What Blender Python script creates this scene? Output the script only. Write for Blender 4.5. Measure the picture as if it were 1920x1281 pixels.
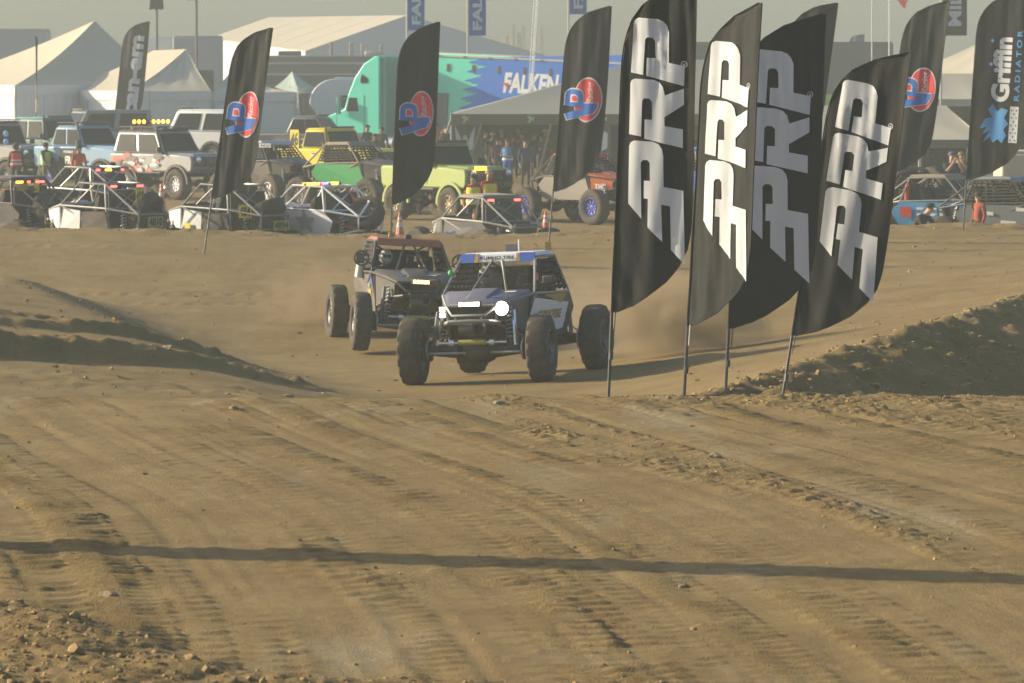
import bpy, bmesh, math, random
import numpy as np
from mathutils import Vector, Matrix, Euler

for _o in list(bpy.data.objects):
    bpy.data.objects.remove(_o)
SC = bpy.context.scene
COL = SC.collection
random.seed(7)
R = math.radians

# ------------------------------------------------------------------ camera, sky, sun, exposure
CAM_H = 3.45                       # metres above the foreground table of dirt
FPX = 8000.0                       # focal length in photo pixels (150 mm on a 36 mm sensor)
PITCH = math.atan((640.5 - 150.0) / FPX)
cam = bpy.data.cameras.new('camera')
cam.sensor_width = 36.0
cam.lens = 36.0 * FPX / 1920.0
cam.clip_start = 0.5
cam.clip_end = 6000.0
cam.dof.use_dof = True
cam.dof.focus_distance = 45.0
cam.dof.aperture_fstop = 8.0
camo = bpy.data.objects.new('camera', cam)
COL.objects.link(camo)
camo.location = (0, 0, CAM_H)
camo.rotation_euler = (math.pi / 2 - PITCH, 0, 0)
SC.camera = camo

SUN_EL, SUN_BACK = R(19.0), R(16.0)            # low sun, from the left and a little beyond
to_sun = Vector((-math.cos(SUN_BACK) * math.cos(SUN_EL), math.sin(SUN_BACK) * math.cos(SUN_EL), math.sin(SUN_EL)))
world = bpy.data.worlds.new('World')
SC.world = world
world.use_nodes = True
wn = world.node_tree
wn.nodes.clear()
sky = wn.nodes.new('ShaderNodeTexSky')
sky.sky_type = 'NISHITA'
sky.sun_disc = False
sky.sun_elevation = SUN_EL
sky.sun_rotation = math.atan2(to_sun.x, to_sun.y)
sky.air_density = 1.0
sky.dust_density = 3.8
sky.ozone_density = 3.0
bg = wn.nodes.new('ShaderNodeBackground')
bg.inputs['Strength'].default_value = 0.11
wo = wn.nodes.new('ShaderNodeOutputWorld')
wn.links.new(sky.outputs[0], bg.inputs[0])
wn.links.new(bg.outputs[0], wo.inputs[0])
sun = bpy.data.lights.new('sun', 'SUN')
sun.energy = 4.4
sun.angle = R(0.6)
sun.color = (1.0, 0.87, 0.64)
suno = bpy.data.objects.new('sun', sun)
COL.objects.link(suno)
suno.location = (-40, 10, 30)
suno.rotation_euler = to_sun.to_track_quat('Z', 'Y').to_euler()
SC.view_settings.view_transform = 'Standard'
SC.view_settings.look = 'None'
SC.view_settings.gamma = 1.0
SC.view_settings.exposure = 1.03
SC.view_settings.use_curve_mapping = False
SC.render.engine = 'CYCLES'
SC.cycles.volume_bounces = 1
SC.cycles.max_bounces = 6
SC.cycles.transparent_max_bounces = 8


def px_s(D):
    return FPX / D


def P(px, py, Y):
    """world point at depth Y seen at photo pixel (px, py)"""
    d = Vector(((px - 960.0) / FPX, (640.5 - py) / FPX, -1.0))
    d = camo.rotation_euler.to_matrix() @ d
    k = Y / d.y
    return Vector((d.x * k, Y, CAM_H + d.z * k))


# ------------------------------------------------------------------ materials
def lin(c):
    return tuple((x / 12.92 if x <= 0.04045 else ((x + 0.055) / 1.055) ** 2.4) for x in c)


def hexc(h):
    return lin(tuple(int(h[i:i + 2], 16) / 255 for i in (0, 2, 4)))


MATS = {}
DIRT = (0.26, 0.185, 0.10)


def mat(name, rgb=None, rough=0.6, metal=0.0, dust=0.0, emit=0.0, scale=6.0, spec=0.4, trans=0.0, bump=0.0):
    if name in MATS:
        return MATS[name]
    m = bpy.data.materials.new(name)
    m.use_nodes = True
    nt = m.node_tree
    b = nt.nodes['Principled BSDF']
    c = rgb if not isinstance(rgb, str) else hexc(rgb)
    b.inputs['Base Color'].default_value = (*c, 1)
    b.inputs['Roughness'].default_value = rough
    b.inputs['Metallic'].default_value = metal
    b.inputs['Specular IOR Level'].default_value = spec
    tc = nt.nodes.new('ShaderNodeTexCoord')
    nz = nt.nodes.new('ShaderNodeTexNoise')
    nz.inputs['Scale'].default_value = scale
    nz.inputs['Detail'].default_value = 6.0
    nz.inputs['Roughness'].default_value = 0.65
    nt.links.new(tc.outputs['Object'], nz.inputs['Vector'])
    if emit > 0:
        b.inputs['Emission Color'].default_value = (*c, 1)
        b.inputs['Emission Strength'].default_value = emit
    else:
        ramp = nt.nodes.new('ShaderNodeMapRange')
        ramp.inputs['From Min'].default_value = 0.3
        ramp.inputs['From Max'].default_value = 0.75
        ramp.inputs['To Min'].default_value = dust * 0.35
        ramp.inputs['To Max'].default_value = min(1.0, dust * 1.5)
        nt.links.new(nz.outputs['Fac'], ramp.inputs['Value'])
        mx = nt.nodes.new('ShaderNodeMix')
        mx.data_type = 'RGBA'
        mx.inputs[6].default_value = (*c, 1)
        mx.inputs[7].default_value = (*DIRT, 1)
        nt.links.new(ramp.outputs[0], mx.inputs[0])
        nt.links.new(mx.outputs[2], b.inputs['Base Color'])
        rr = nt.nodes.new('ShaderNodeMapRange')
        rr.inputs['To Min'].default_value = max(0.05, rough - 0.1)
        rr.inputs['To Max'].default_value = min(1.0, rough + 0.15 + dust * 0.3)
        nt.links.new(nz.outputs['Fac'], rr.inputs['Value'])
        nt.links.new(rr.outputs[0], b.inputs['Roughness'])
    if bump > 0:
        bp = nt.nodes.new('ShaderNodeBump')
        bp.inputs['Strength'].default_value = bump
        bp.inputs['Distance'].default_value = 0.02
        nt.links.new(nz.outputs['Fac'], bp.inputs['Height'])
        nt.links.new(bp.outputs[0], b.inputs['Normal'])
    if trans > 0:
        tr = nt.nodes.new('ShaderNodeBsdfTranslucent')
        tr.inputs['Color'].default_value = (*c, 1)
        ms = nt.nodes.new('ShaderNodeMixShader')
        ms.inputs[0].default_value = trans
        nt.links.new(b.outputs[0], ms.inputs[1])
        nt.links.new(tr.outputs[0], ms.inputs[2])
        nt.links.new(ms.outputs[0], nt.nodes['Material Output'].inputs['Surface'])
    MATS[name] = m
    return m


def glass(name, tint=(0.02, 0.025, 0.025), alpha=0.75, dust=0.05):
    if name in MATS:
        return MATS[name]
    m = mat(name, tint, rough=0.12, dust=dust, spec=0.12)
    b = m.node_tree.nodes['Principled BSDF']
    b.inputs['Alpha'].default_value = alpha
    return m


# ------------------------------------------------------------------ mesh builder
class MB:
    def __init__(s):
        s.v = []
        s.f = []

    def add(s, vs, fs):
        o = len(s.v)
        s.v += [tuple(p) for p in vs]
        s.f += [tuple(i + o for i in f) for f in fs]
        return s

    def hexa(s, p):
        """8 corners: bottom 0-3 counter-clockwise, top 4-7"""
        return s.add(p, [(3, 2, 1, 0), (4, 5, 6, 7), (0, 1, 5, 4), (1, 2, 6, 5), (2, 3, 7, 6), (3, 0, 4, 7)])

    def box(s, c, d, rz=0.0, rx=0.0, ry=0.0):
        m = Euler((rx, ry, rz)).to_matrix()
        x, y, z = d[0] / 2, d[1] / 2, d[2] / 2
        q = [(-x, -y, -z), (x, -y, -z), (x, y, -z), (-x, y, -z), (-x, -y, z), (x, -y, z), (x, y, z), (-x, y, z)]
        return s.hexa([Vector(c) + m @ Vector(a) for a in q])

    def plate(s, pts, t):
        """planar polygon thickened by t along its normal"""
        pts = [Vector(p) for p in pts]
        n = Vector((0, 0, 0))
        for i in range(len(pts)):
            a, b = pts[i], pts[(i + 1) % len(pts)]
            n += a.cross(b)
        n.normalize()
        k = len(pts)
        vs = [p + n * (t / 2) for p in pts] + [p - n * (t / 2) for p in pts]
        fs = [tuple(range(k)), tuple(range(2 * k - 1, k - 1, -1))]
        fs += [(i + k, (i + 1) % k + k, (i + 1) % k, i) for i in range(k)]
        return s.add(vs, fs)

    def prism(s, poly, y0, y1, f=None):
        """(x, z) polygon run from y0 to y1"""
        k = len(poly)
        vs = [(a, y0, b) for a, b in poly] + [(a, y1, b) for a, b in poly]
        fs = [tuple(range(k)), tuple(range(2 * k - 1, k - 1, -1))]
        fs += [(i + k, (i + 1) % k + k, (i + 1) % k, i) for i in range(k)]
        return s.add(vs, fs)

    def tube(s, pts, r, n=6, cap=True, r1=None):
        pts = [Vector(p) for p in pts]
        k = len(pts)
        vs, fs = [], []
        up = Vector((0, 0, 1))
        prev = None
        for i, p in enumerate(pts):
            d = (pts[min(i + 1, k - 1)] - pts[max(i - 1, 0)])
            if d.length < 1e-9:
                d = Vector((0, 0, 1))
            d.normalize()
            if prev is None:
                a = d.cross(up)
                if a.length < 0.05:
                    a = d.cross(Vector((1, 0, 0)))
            else:
                a = prev - d * prev.dot(d)
            a.normalize()
            prev = a
            b = d.cross(a)
            rr = r if r1 is None else r + (r1 - r) * i / max(1, k - 1)
            for j in range(n):
                t = 2 * math.pi * j / n
                vs.append(p + (a * math.cos(t) + b * math.sin(t)) * rr)
        for i in range(k - 1):
            for j in range(n):
                j2 = (j + 1) % n
                fs.append((i * n + j, i * n + j2, (i + 1) * n + j2, (i + 1) * n + j))
        if cap:
            fs.append(tuple(range(n - 1, -1, -1)))
            fs.append(tuple((k - 1) * n + j for j in range(n)))
        return s.add(vs, fs)

    def lathe(s, prof, c=(0, 0, 0), axis='Y', n=24, mod=None):
        """profile of (radius, height along the axis)"""
        vs, fs = [], []
        k = len(prof)
        for j in range(n):
            t = 2 * math.pi * j / n
            for i, (r, h) in enumerate(prof):
                rr = r if mod is None else mod(i, j, r)
                a, b = rr * math.cos(t), rr * math.sin(t)
                q = {'Y': (a, h, b), 'Z': (a, b, h), 'X': (h, a, b)}[axis]
                vs.append((q[0] + c[0], q[1] + c[1], q[2] + c[2]))
        for j in range(n):
            j2 = (j + 1) % n
            for i in range(k - 1):
                fs.append((j * k + i, j * k + i + 1, j2 * k + i + 1, j2 * k + i))
        return s.add(vs, fs)

    def ball(s, c, r, nu=10, nv=7):
        r = (r, r, r) if not hasattr(r, '__len__') else r
        vs = [(c[0], c[1], c[2] - r[2])]
        for i in range(1, nv):
            t = -math.pi / 2 + math.pi * i / nv
            for j in range(nu):
                a = 2 * math.pi * j / nu
                vs.append((c[0] + r[0] * math.cos(t) * math.cos(a), c[1] + r[1] * math.cos(t) * math.sin(a), c[2] + r[2] * math.sin(t)))
        vs.append((c[0], c[1], c[2] + r[2]))
        fs = []
        for j in range(nu):
            fs.append((0, 1 + (j + 1) % nu, 1 + j))
            fs.append((len(vs) - 1, 1 + (nv - 2) * nu + j, 1 + (nv - 2) * nu + (j + 1) % nu))
        for i in range(nv - 2):
            for j in range(nu):
                a = 1 + i * nu + j
                b = 1 + i * nu + (j + 1) % nu
                fs.append((a, b, b + nu, a + nu))
        return s.add(vs, fs)

    def mesh(s, name, m, smooth=True):
        me = bpy.data.meshes.new(name)
        me.from_pydata(s.v, [], s.f)
        bm = bmesh.new()
        bm.from_mesh(me)
        bmesh.ops.recalc_face_normals(bm, faces=bm.faces)
        bm.to_mesh(me)
        bm.free()
        if m:
            me.materials.append(m)
        if smooth:
            me.polygons.foreach_set('use_smooth', [True] * len(me.polygons))
            me.set_sharp_from_angle(angle=R(38))
        return me

    def build(s, name, m, parent=None, bevel=0.0, smooth=True):
        o = bpy.data.objects.new(name, s.mesh(name, m, smooth))
        COL.objects.link(o)
        o.parent = parent
        if bevel:
            b = o.modifiers.new('bevel', 'BEVEL')
            b.width = bevel
            b.segments = 2
            b.limit_method = 'ANGLE'
            b.angle_limit = R(35)
        return o


def tag(o, label, cat=None, group=None, kind=None):
    if label:
        o['label'] = label
    if cat:
        o['category'] = cat
    if group:
        o['group'] = group
    if kind:
        o['kind'] = kind
    return o


def thing(name, label, cat, loc=(0, 0, 0), rz=0.0, group=None):
    o = bpy.data.objects.new(name, None)
    COL.objects.link(o)
    o.empty_display_size = 0.3
    o.location = loc
    o.rotation_euler = (0, 0, rz)
    return tag(o, label, cat, group)


def link_mesh(name, me, parent, loc=(0, 0, 0), rot=(0, 0, 0), sc=(1, 1, 1)):
    o = bpy.data.objects.new(name, me)
    COL.objects.link(o)
    o.parent = parent
    o.location = loc
    o.rotation_euler = rot
    o.scale = sc
    return o


# ------------------------------------------------------------------ terrain
def _hash(ix, iy, seed):
    h = (ix.astype(np.int64) * 374761393 + iy.astype(np.int64) * 668265263 + seed * 1442695041) & 0x7fffffff
    h = ((h ^ (h >> 13)) * 1274126177) & 0x7fffffff
    h = (h ^ (h >> 16))
    return (h & 0xffff) / 65535.0


def noise(x, y, seed=0):
    x = np.asarray(x, float)
    y = np.asarray(y, float)
    ix, iy = np.floor(x), np.floor(y)
    fx, fy = x - ix, y - iy
    fx = fx * fx * fx * (fx * (fx * 6 - 15) + 10)
    fy = fy * fy * fy * (fy * (fy * 6 - 15) + 10)
    a = _hash(ix, iy, seed)
    b = _hash(ix + 1, iy, seed)
    c = _hash(ix, iy + 1, seed)
    d = _hash(ix + 1, iy + 1, seed)
    return (a + (b - a) * fx + (c - a) * fy + (a - b - c + d) * fx * fy) * 2 - 1


def fbm(x, y, seed=0, o=4, g=0.5):
    t, a, f = 0.0, 1.0, 1.0
    for i in range(o):
        t = t + a * noise(x * f + 17.3 * i, y * f - 9.1 * i, seed + i * 13)
        a *= g
        f *= 2.03
    return t


def sst(a, b, x):
    t = np.clip((x - a) / (b - a), 0, 1)
    return t * t * (3 - 2 * t)


def lerp(a, b, t):
    return a + (b - a) * t


def prof(y, pts):
    """smooth piecewise profile"""
    ys = [p[0] for p in pts]
    zs = [p[1] for p in pts]
    y = np.asarray(y, float)
    out = np.full(y.shape, float(zs[0]))
    for i in range(len(pts) - 1):
        t = sst(ys[i], ys[i + 1], y)
        out = np.where(y >= ys[i], lerp(zs[i], zs[i + 1], t), out)
    return out


def ridge_x(y):
    return 1.6 + (np.clip(y, 47, 90) - 49.0) * 0.295


def left_edge(y):
    return np.interp(y, [48, 55, 60, 82, 90], [-0.4, -1.0, -2.3, -8.2, -10.5])


def left_step(x):
    return 62.0 + (np.clip(x, -12, 0) + 2.3) * 0.38 + 0.25 * noise(x * 0.7, x * 0 + 2.0, 15)


def base_z(x, y):
    x = np.asarray(x, float)
    y = np.asarray(y, float)
    mid = prof(y, [(0, -0.1), (20, 0), (45.3, 0), (57, -1.13), (64.5, -1.14), (74, -1.36), (84, -0.95), (98, 0.0), (100, 0.0), (104.5, -0.95),
                   (109, -0.95), (118, -0.6), (160, -0.6), (190, 0.1), (215, 0.6), (900, 0.6)])
    mid = mid + np.clip(x, -3, 3) * 0.045 * sst(54, 60, y) * (1 - sst(72, 90, y))
    mid = mid + np.interp(x, [-12, -9, -5, 0, 4, 9], [-.04, -.05, -.2, -.2, -.05, .06]) * np.exp(-((y - 99) / 6.0) ** 2)
    # right ridge: runs away from the crest to the right; its left side is banked track, its right side drops off
    xr = ridge_x(y)
    zr = prof(y, [(40, -0.15), (50, -0.34), (76, -0.28), (100, 0.0), (104.5, -0.95)])
    zr = np.where(y > 98, mid, zr)
    t = np.clip((x - 0.6) / np.maximum(xr - 0.6, 0.5), 0, 1)
    bank = lerp(mid, np.maximum(zr, mid - 0.2), t * t * (1.8 - 0.8 * t))
    drop = np.maximum(zr - 0.42 * np.maximum(x - xr, 0), -1.55)
    drop = np.where(y > 80, lerp(drop, zr, sst(80, 90, y)), drop)
    right = np.where(x > xr, drop, bank)
    w = sst(47.5, 50.5, y) * (1 - sst(98, 100, y))
    z = lerp(mid, right, w)
    # left table: a low shelf of dirt with two furrowed steps, its far edge running away to the left
    xl = left_edge(y)
    yb = left_step(x)
    tx = np.clip((-2.2 - x) / 5.2, 0, 1.3)
    top = lerp(-0.80, -0.14, tx) - 0.012 * np.clip(y - yb, 0, 20)
    fld = lerp(-0.86, -0.44, tx)
    y2 = yb + 5.5 + 0.25 * (x + 5)
    top = top - 0.11 * np.clip(tx * 2.0, 0, 1) * sst(yb + 1.0, yb + 2.2, y) * (1 - sst(y2 - 0.45, y2, y))
    shelf = lerp(fld, top, sst(yb - 0.6, yb, y))
    shelf = np.where(y < 54, lerp(0.0, fld, sst(45.3, 54, y)), shelf)
    lf = 1 - sst(xl - 2.4, xl + 2.0, x)
    lf = lf * (1 - sst(80, 87, y)) * sst(45.3, 52, y)
    z = lerp(z, shelf, lf)
    # the pit behind the berm
    z = z - 0.28 * np.exp(-((x + 0.6) / 2.5) ** 2 - ((y - 108) / 4.0) ** 2)
    return z


TRK_Y = [15, 22, 27.5, 34, 39, 45, 53]
TRK_X = [4.9, 4.6, 4.0, 2.9, 1.5, 0.0, -1.8]
_kern = np.hanning(41)
_ty = np.arange(10, 60, 0.1)
_tx = np.convolve(np.pad(np.interp(_ty, TRK_Y, TRK_X), 20, mode='edge'), _kern / _kern.sum(), mode='valid')


def trk(y):
    return np.interp(y, _ty, _tx)


_rt = random.Random(3)
TRACKS = [(-11.5 + i * 0.40 + _rt.uniform(-.12, .12), _rt.uniform(0.18, 0.32), _rt.uniform(0.45, 1.0), _rt.uniform(0.16, 0.24), _rt.random()) for i in range(42)]


def rough_mask(x, y):
    """how cloddy the dirt is"""
    e = noise(x * 0.6, y * 0.6, 90) * 0.5
    corner = 1 - sst(-0.25, 0.35, (x + 3.85) * 0.90 + (y - 28.9) * 0.44 + e * 0.3)     # heap in the near left corner
    bot = (1 - sst(23.9, 24.5, y + e * 0.3)) * (1 - sst(-0.5, 1.8, x))
    crest = sst(44.2, 45.6, y - e) * sst(0.6, 1.8, x + e) * (1 - sst(50, 52, y))
    return np.clip(corner + bot, 0, 1), crest


def windrow(x, y):
    """0..1 strips of loose crumbly dirt between the wheel tracks"""
    u = x - trk(y)
    w = np.clip((fbm(u * 1.05, y * 0.075, 21, 3) - 0.02) * 2.2, 0, 1)
    w = w * np.clip(sst(-3.4, -2.0, x) + sst(36, 40, y), 0, 1)
    return w * np.clip(0.45 + 1.1 * fbm(u * 1.7, y * 0.25, 24, 2), 0, 1)


def detail_z(x, y):
    z = np.zeros_like(x)
    fg = 1 - sst(47, 49, y)
    c, crest = rough_mask(x, y)
    # soft rolling
    z += fg * 0.012 * fbm(x * 0.16, y * 0.16, 5, 2)
    u = x - trk(y)
    # low windrows of loose dirt that follow the tracks
    wr = windrow(x, y)
    z += fg * (1 - c) * wr * (0.006 + 0.014 * np.abs(noise(x * 6, y * 6, 31)) + 0.040 * np.abs(noise(x * 13, y * 13, 33)))
    # tyre prints: bars across each track
    for (x0, hw, st, pitch, ph) in TRACKS:
        du = np.abs(u - x0 - 0.25 * noise(y * 0.08, y * 0 + x0, 40))
        m = 1 - sst(hw * 0.8, hw, du)
        if not m.any():
            continue
        fade = np.clip(0.75 + 1.2 * noise(y * 0.22 + ph * 50, x * 0.3 + x0, 44), 0, 1) * np.clip(0.8 + 0.7 * noise(x * 2.5, y * 2.5, 45), 0, 1)
        f = y / pitch / 1.4 + ph + 0.12 * noise(x * 2.5, y * 1.2, 47) + 0.05 * noise(x * 9, y * 5, 48) - du * 1.2
        f = f - np.floor(f)
        bar = np.where(f < 0.16, f / 0.16, np.maximum(0, 1 - (f - 0.16) / 0.6))
        z += fg * (1 - c) * m * fade * st * 0.030 * bar
    z += fg * (1 - c) * (0.004 * fbm(x * 5, y * 5, 55, 3) + 0.002 * noise(x * 14, y * 9, 56) + 0.006 * noise(u * 5.0, y * 0.10, 57) + 0.004 * noise(u * 11.0, y * 0.2, 59))
    # near left heap and crest clods
    z += c * fg * (0.06 + 0.045 * fbm(x * 1.4, y * 1.4, 60, 2) + 0.020 * np.abs(fbm(x * 7.5, y * 7.5, 61, 2)) + 0.024 * np.abs(noise(x * 16, y * 16, 62)))
    z += crest * (0.004 + 0.022 * np.clip(fbm(x * 3.2, y * 3.2, 65, 3), -0.2, 1) + 0.02 * np.abs(noise(x * 9, y * 9, 66)))
    # middle ground
    md = sst(48, 51, y) * (1 - sst(104, 106, y))
    face = sst(ridge_x(y) - 0.35, ridge_x(y) + 0.3, x) * sst(49, 51, y) * (1 - sst(78, 84, y))
    z += md * face * (0.16 * np.abs(fbm(x * 1.1, y * 1.1, 70, 4)) + 0.10 * np.abs(noise(x * 3.1, y * 3.1, 72)) + 0.05 * np.abs(noise(x * 7, y * 7, 73)) - 0.08)
    xl = left_edge(y)
    left = (1 - sst(xl - 0.5, xl + 0.8, x)) * (1 - sst(82, 86, y))
    ds = y - left_step(x)
    rb = np.exp(-((ds - 0.1) / 0.5) ** 2) + 0.8 * np.exp(-((ds - 5.4) / 0.7) ** 2) + 0.25 * np.exp(-((x - xl) / 0.8) ** 2) + 0.3 * np.exp(-((y - 57.0) / 2.0) ** 2)
    z += md * left * rb * (0.10 * np.abs(fbm(x * 1.5, y * 1.5, 75, 3)) + 0.09 * np.abs(noise(x * 4.5, y * 4.5, 76)) - 0.03)
    z += md * (1 - face) * (0.012 * fbm(x * 0.5, y * 0.5, 80, 3) + 0.008 * np.abs(fbm(x * 4, y * 4, 81, 2)))
    for sy in (66.0, 70.5, 75.0, 78.0):
        z += md * 0.016 * np.exp(-((y - sy - 0.04 * x * x - 0.25 * x) / 0.18) ** 2) * (1 - left)
    for yy, a in ((84.0, .05), (86.3, .05), (90.5, .04), (79, .03), (94, .04)):
        yc = yy + 0.5 * noise(x * 0.07, x * 0 + yy, 83)
        bars = 0.6 + 0.5 * np.sign(np.sin(x * 2 * np.pi / 0.42 + yy))
        z += md * a * 0.45 * np.clip(0.4 + noise(x * 0.3, x * 0 + yy, 88), 0.1, 1) * (np.exp(-((y - yc - 0.45) / 0.22) ** 2) * 0.7 - np.exp(-((y - yc) / 0.22) ** 2) * bars)
    z += md * np.exp(-((y - 99.5) / 2.2) ** 2) * (0.07 * np.abs(fbm(x * 1.2, y * 1.2, 86, 4)) + 0.05 * fbm(x * 0.25, y * 0.25, 87, 2))
    return z


def ground_z(x, y):
    xa, ya = np.array([float(x)]), np.array([float(y)])
    return float((base_z(xa, ya) + detail_z(xa, ya))[0])


def grid_mesh(name, xs, ys, zfun, m):
    X, Y = np.meshgrid(xs, ys)
    Z = zfun(X, Y)
    nx, ny = len(xs), len(ys)
    co = np.stack([X, Y, Z], -1).reshape(-1, 3).astype(np.float32)
    idx = np.arange(nx * ny).reshape(ny, nx)
    q = np.stack([idx[:-1, :-1], idx[:-1, 1:], idx[1:, 1:], idx[1:, :-1]], -1).reshape(-1, 4).astype(np.int32)
    me = bpy.data.meshes.new(name)
    me.vertices.add(len(co))
    me.vertices.foreach_set('co', co.ravel())
    me.loops.add(q.size)
    me.loops.foreach_set('vertex_index', q.ravel())
    me.polygons.add(len(q))
    me.polygons.foreach_set('loop_start', np.arange(0, q.size, 4, dtype=np.int32))
    me.polygons.foreach_set('loop_total', np.full(len(q), 4, dtype=np.int32))
    me.polygons.foreach_set('use_smooth', np.ones(len(q), dtype=bool))
    me.update()
    me.materials.append(m)
    o = bpy.data.objects.new(name, me)
    COL.objects.link(o)
    return o


def dirt_material(name, grey=0.5):
    m = bpy.data.materials.new(name)
    m.use_nodes = True
    nt = m.node_tree
    b = nt.nodes['Principled BSDF']
    b.inputs['Roughness'].default_value = 0.95
    b.inputs['Specular IOR Level'].default_value = 0.15
    tc = nt.nodes.new('ShaderNodeTexCoord')

    def nz(scale, detail, vec=None, rough=0.6):
        n = nt.nodes.new('ShaderNodeTexNoise')
        n.inputs['Scale'].default_value = scale
        n.inputs['Detail'].default_value = detail
        n.inputs['Roughness'].default_value = rough
        nt.links.new(vec or tc.outputs['Object'], n.inputs['Vector'])
        return n.outputs['Fac']

    def mix(fac, a, c2):
        x = nt.nodes.new('ShaderNodeMix')
        x.data_type = 'RGBA'
        nt.links.new(fac, x.inputs[0])
        for i, c in ((6, a), (7, c2)):
            if isinstance(c, tuple):
                x.inputs[i].default_value = (*c, 1)
            else:
                nt.links.new(c, x.inputs[i])
        return x.outputs[2]

    def rng(v, a, c2, lo=0.0, hi=1.0):
        r = nt.nodes.new('ShaderNodeMapRange')
        r.inputs['From Min'].default_value = a
        r.inputs['From Max'].default_value = c2
        r.inputs['To Min'].default_value = lo
        r.inputs['To Max'].default_value = hi
        nt.links.new(v, r.inputs['Value'])
        return r.outputs[0]

    mp = nt.nodes.new('ShaderNodeMapping')
    mp.inputs['Rotation'].default_value = (0, 0, R(14))
    mp.inputs['Scale'].default_value = (1.0, 0.22, 1.0)
    nt.links.new(tc.outputs['Object'], mp.inputs['Vector'])
    col = mix(rng(nz(0.9, 5), 0.38, 0.66), (0.260, 0.187, 0.076), (0.188, 0.127, 0.047))
    col = mix(rng(nz(0.7, 5, mp.outputs[0]), 0.54, 0.66, 0, grey), col, (0.285, 0.235, 0.135))
    col = mix(rng(nz(2.2, 6, mp.outputs[0]), 0.67, 0.78, 0, grey * 0.9), col, (0.40, 0.345, 0.235))
    col = mix(rng(nz(1.7, 6, mp.outputs[0]), 0.55, 0.68, 0, 0.6), col, (0.19, 0.118, 0.042))
    col = mix(rng(nz(0.33, 6, mp.outputs[0], 0.7), 0.50, 0.62, 0, 0.5), col, (0.165, 0.112, 0.046))
    col = mix(rng(nz(30, 6, rough=0.75), 0.35, 0.7, 0, 0.75), col, (0.18, 0.115, 0.045))
    col = mix(rng(nz(9, 6), 0.6, 0.75, 0, 0.4), col, (0.35, 0.25, 0.115))
    nt.links.new(col, b.inputs['Base Color'])
    bp = nt.nodes.new('ShaderNodeBump')
    bp.inputs['Strength'].default_value = 0.7
    bp.inputs['Distance'].default_value = 0.03
    ad = nt.nodes.new('ShaderNodeMath')
    ad.operation = 'ADD'
    nt.links.new(nz(22, 8, rough=0.7), ad.inputs[0])
    nt.links.new(nz(75, 5), ad.inputs[1])
    nt.links.new(ad.outputs[0], bp.inputs['Height'])
    nt.links.new(bp.outputs[0], b.inputs['Normal'])
    return m


dirt_fg = dirt_material('packed_dirt', 0.9)
dirt_md = dirt_material('loose_dirt', 0.3)
full_z = lambda X, Y: base_z(X, Y) + detail_z(X, Y)
tag(grid_mesh('dirt_track', np.arange(-7.5, 7.51, 0.03), np.arange(18, 51.01, 0.031), full_z, dirt_fg),
    'packed tan dirt table with tyre prints in the foreground', kind='structure')
tag(grid_mesh('dirt_bowl', np.arange(-16, 16.01, 0.075), np.arange(51, 106.01, 0.07), full_z, dirt_md),
    'banked dirt bowl and berm behind the foreground crest', kind='structure')


def outer_z(X, Y):
    z = base_z(X, Y) + 0.03 * fbm(X * 0.3, Y * 0.3, 95, 3)
    ins = ((np.abs(X) < 15.8) & (Y > 49) & (Y < 105.7)) | ((np.abs(X) < 7.3) & (Y > 18.2) & (Y < 52))
    return np.where(ins, z - 0.45, z)


_xs = np.concatenate([np.linspace(-420, -60, 19), np.linspace(-58, -17, 42), np.arange(-16, 16.1, 0.8), np.linspace(17, 58, 42), np.linspace(60, 420, 19)])
_ys = np.concatenate([np.linspace(-28, 16, 23), np.arange(17, 110, 1.0), np.arange(110, 232, 1.0), np.linspace(235, 680, 40)])
tag(grid_mesh('ground', _xs, _ys, outer_z, dirt_md), 'tan dirt ground of the paddock running to the horizon', kind='structure')


def pebble_mesh(name, spots, m):
    """many small angular clods as one mesh: spots of (x, y, size)"""
    ico_bm = bmesh.new()
    bmesh.ops.create_icosphere(ico_bm, subdivisions=1, radius=1.0)
    base = np.array([v.co[:] for v in ico_bm.verts])
    tri = np.array([[v.index for v in f.verts] for f in ico_bm.faces])
    ico_bm.free()
    rs = np.random.RandomState(11)
    S = np.array(spots)
    n = len(S)
    z = full_z(S[:, 0][None], S[:, 1][None])[0]
    k = len(base)
    jit = rs.uniform(0.55, 1.3, (n, k, 1))
    sc = S[:, 2][:, None, None] * rs.uniform(0.7, 1.3, (n, 1, 3)) * np.array([1, 1, 0.75])
    V = base[None] * jit * sc
    V[:, :, 0] += S[:, 0][:, None]
    V[:, :, 1] += S[:, 1][:, None]
    V[:, :, 2] += (z + S[:, 2] * 0.08)[:, None]
    F = tri[None] + (np.arange(n) * k)[:, None, None]
    me = bpy.data.meshes.new(name)
    me.from_pydata(V.reshape(-1, 3).tolist(), [], F.reshape(-1, 3).tolist())
    me.materials.append(m)
    o = bpy.data.objects.new(name, me)
    COL.objects.link(o)
    return o


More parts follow.
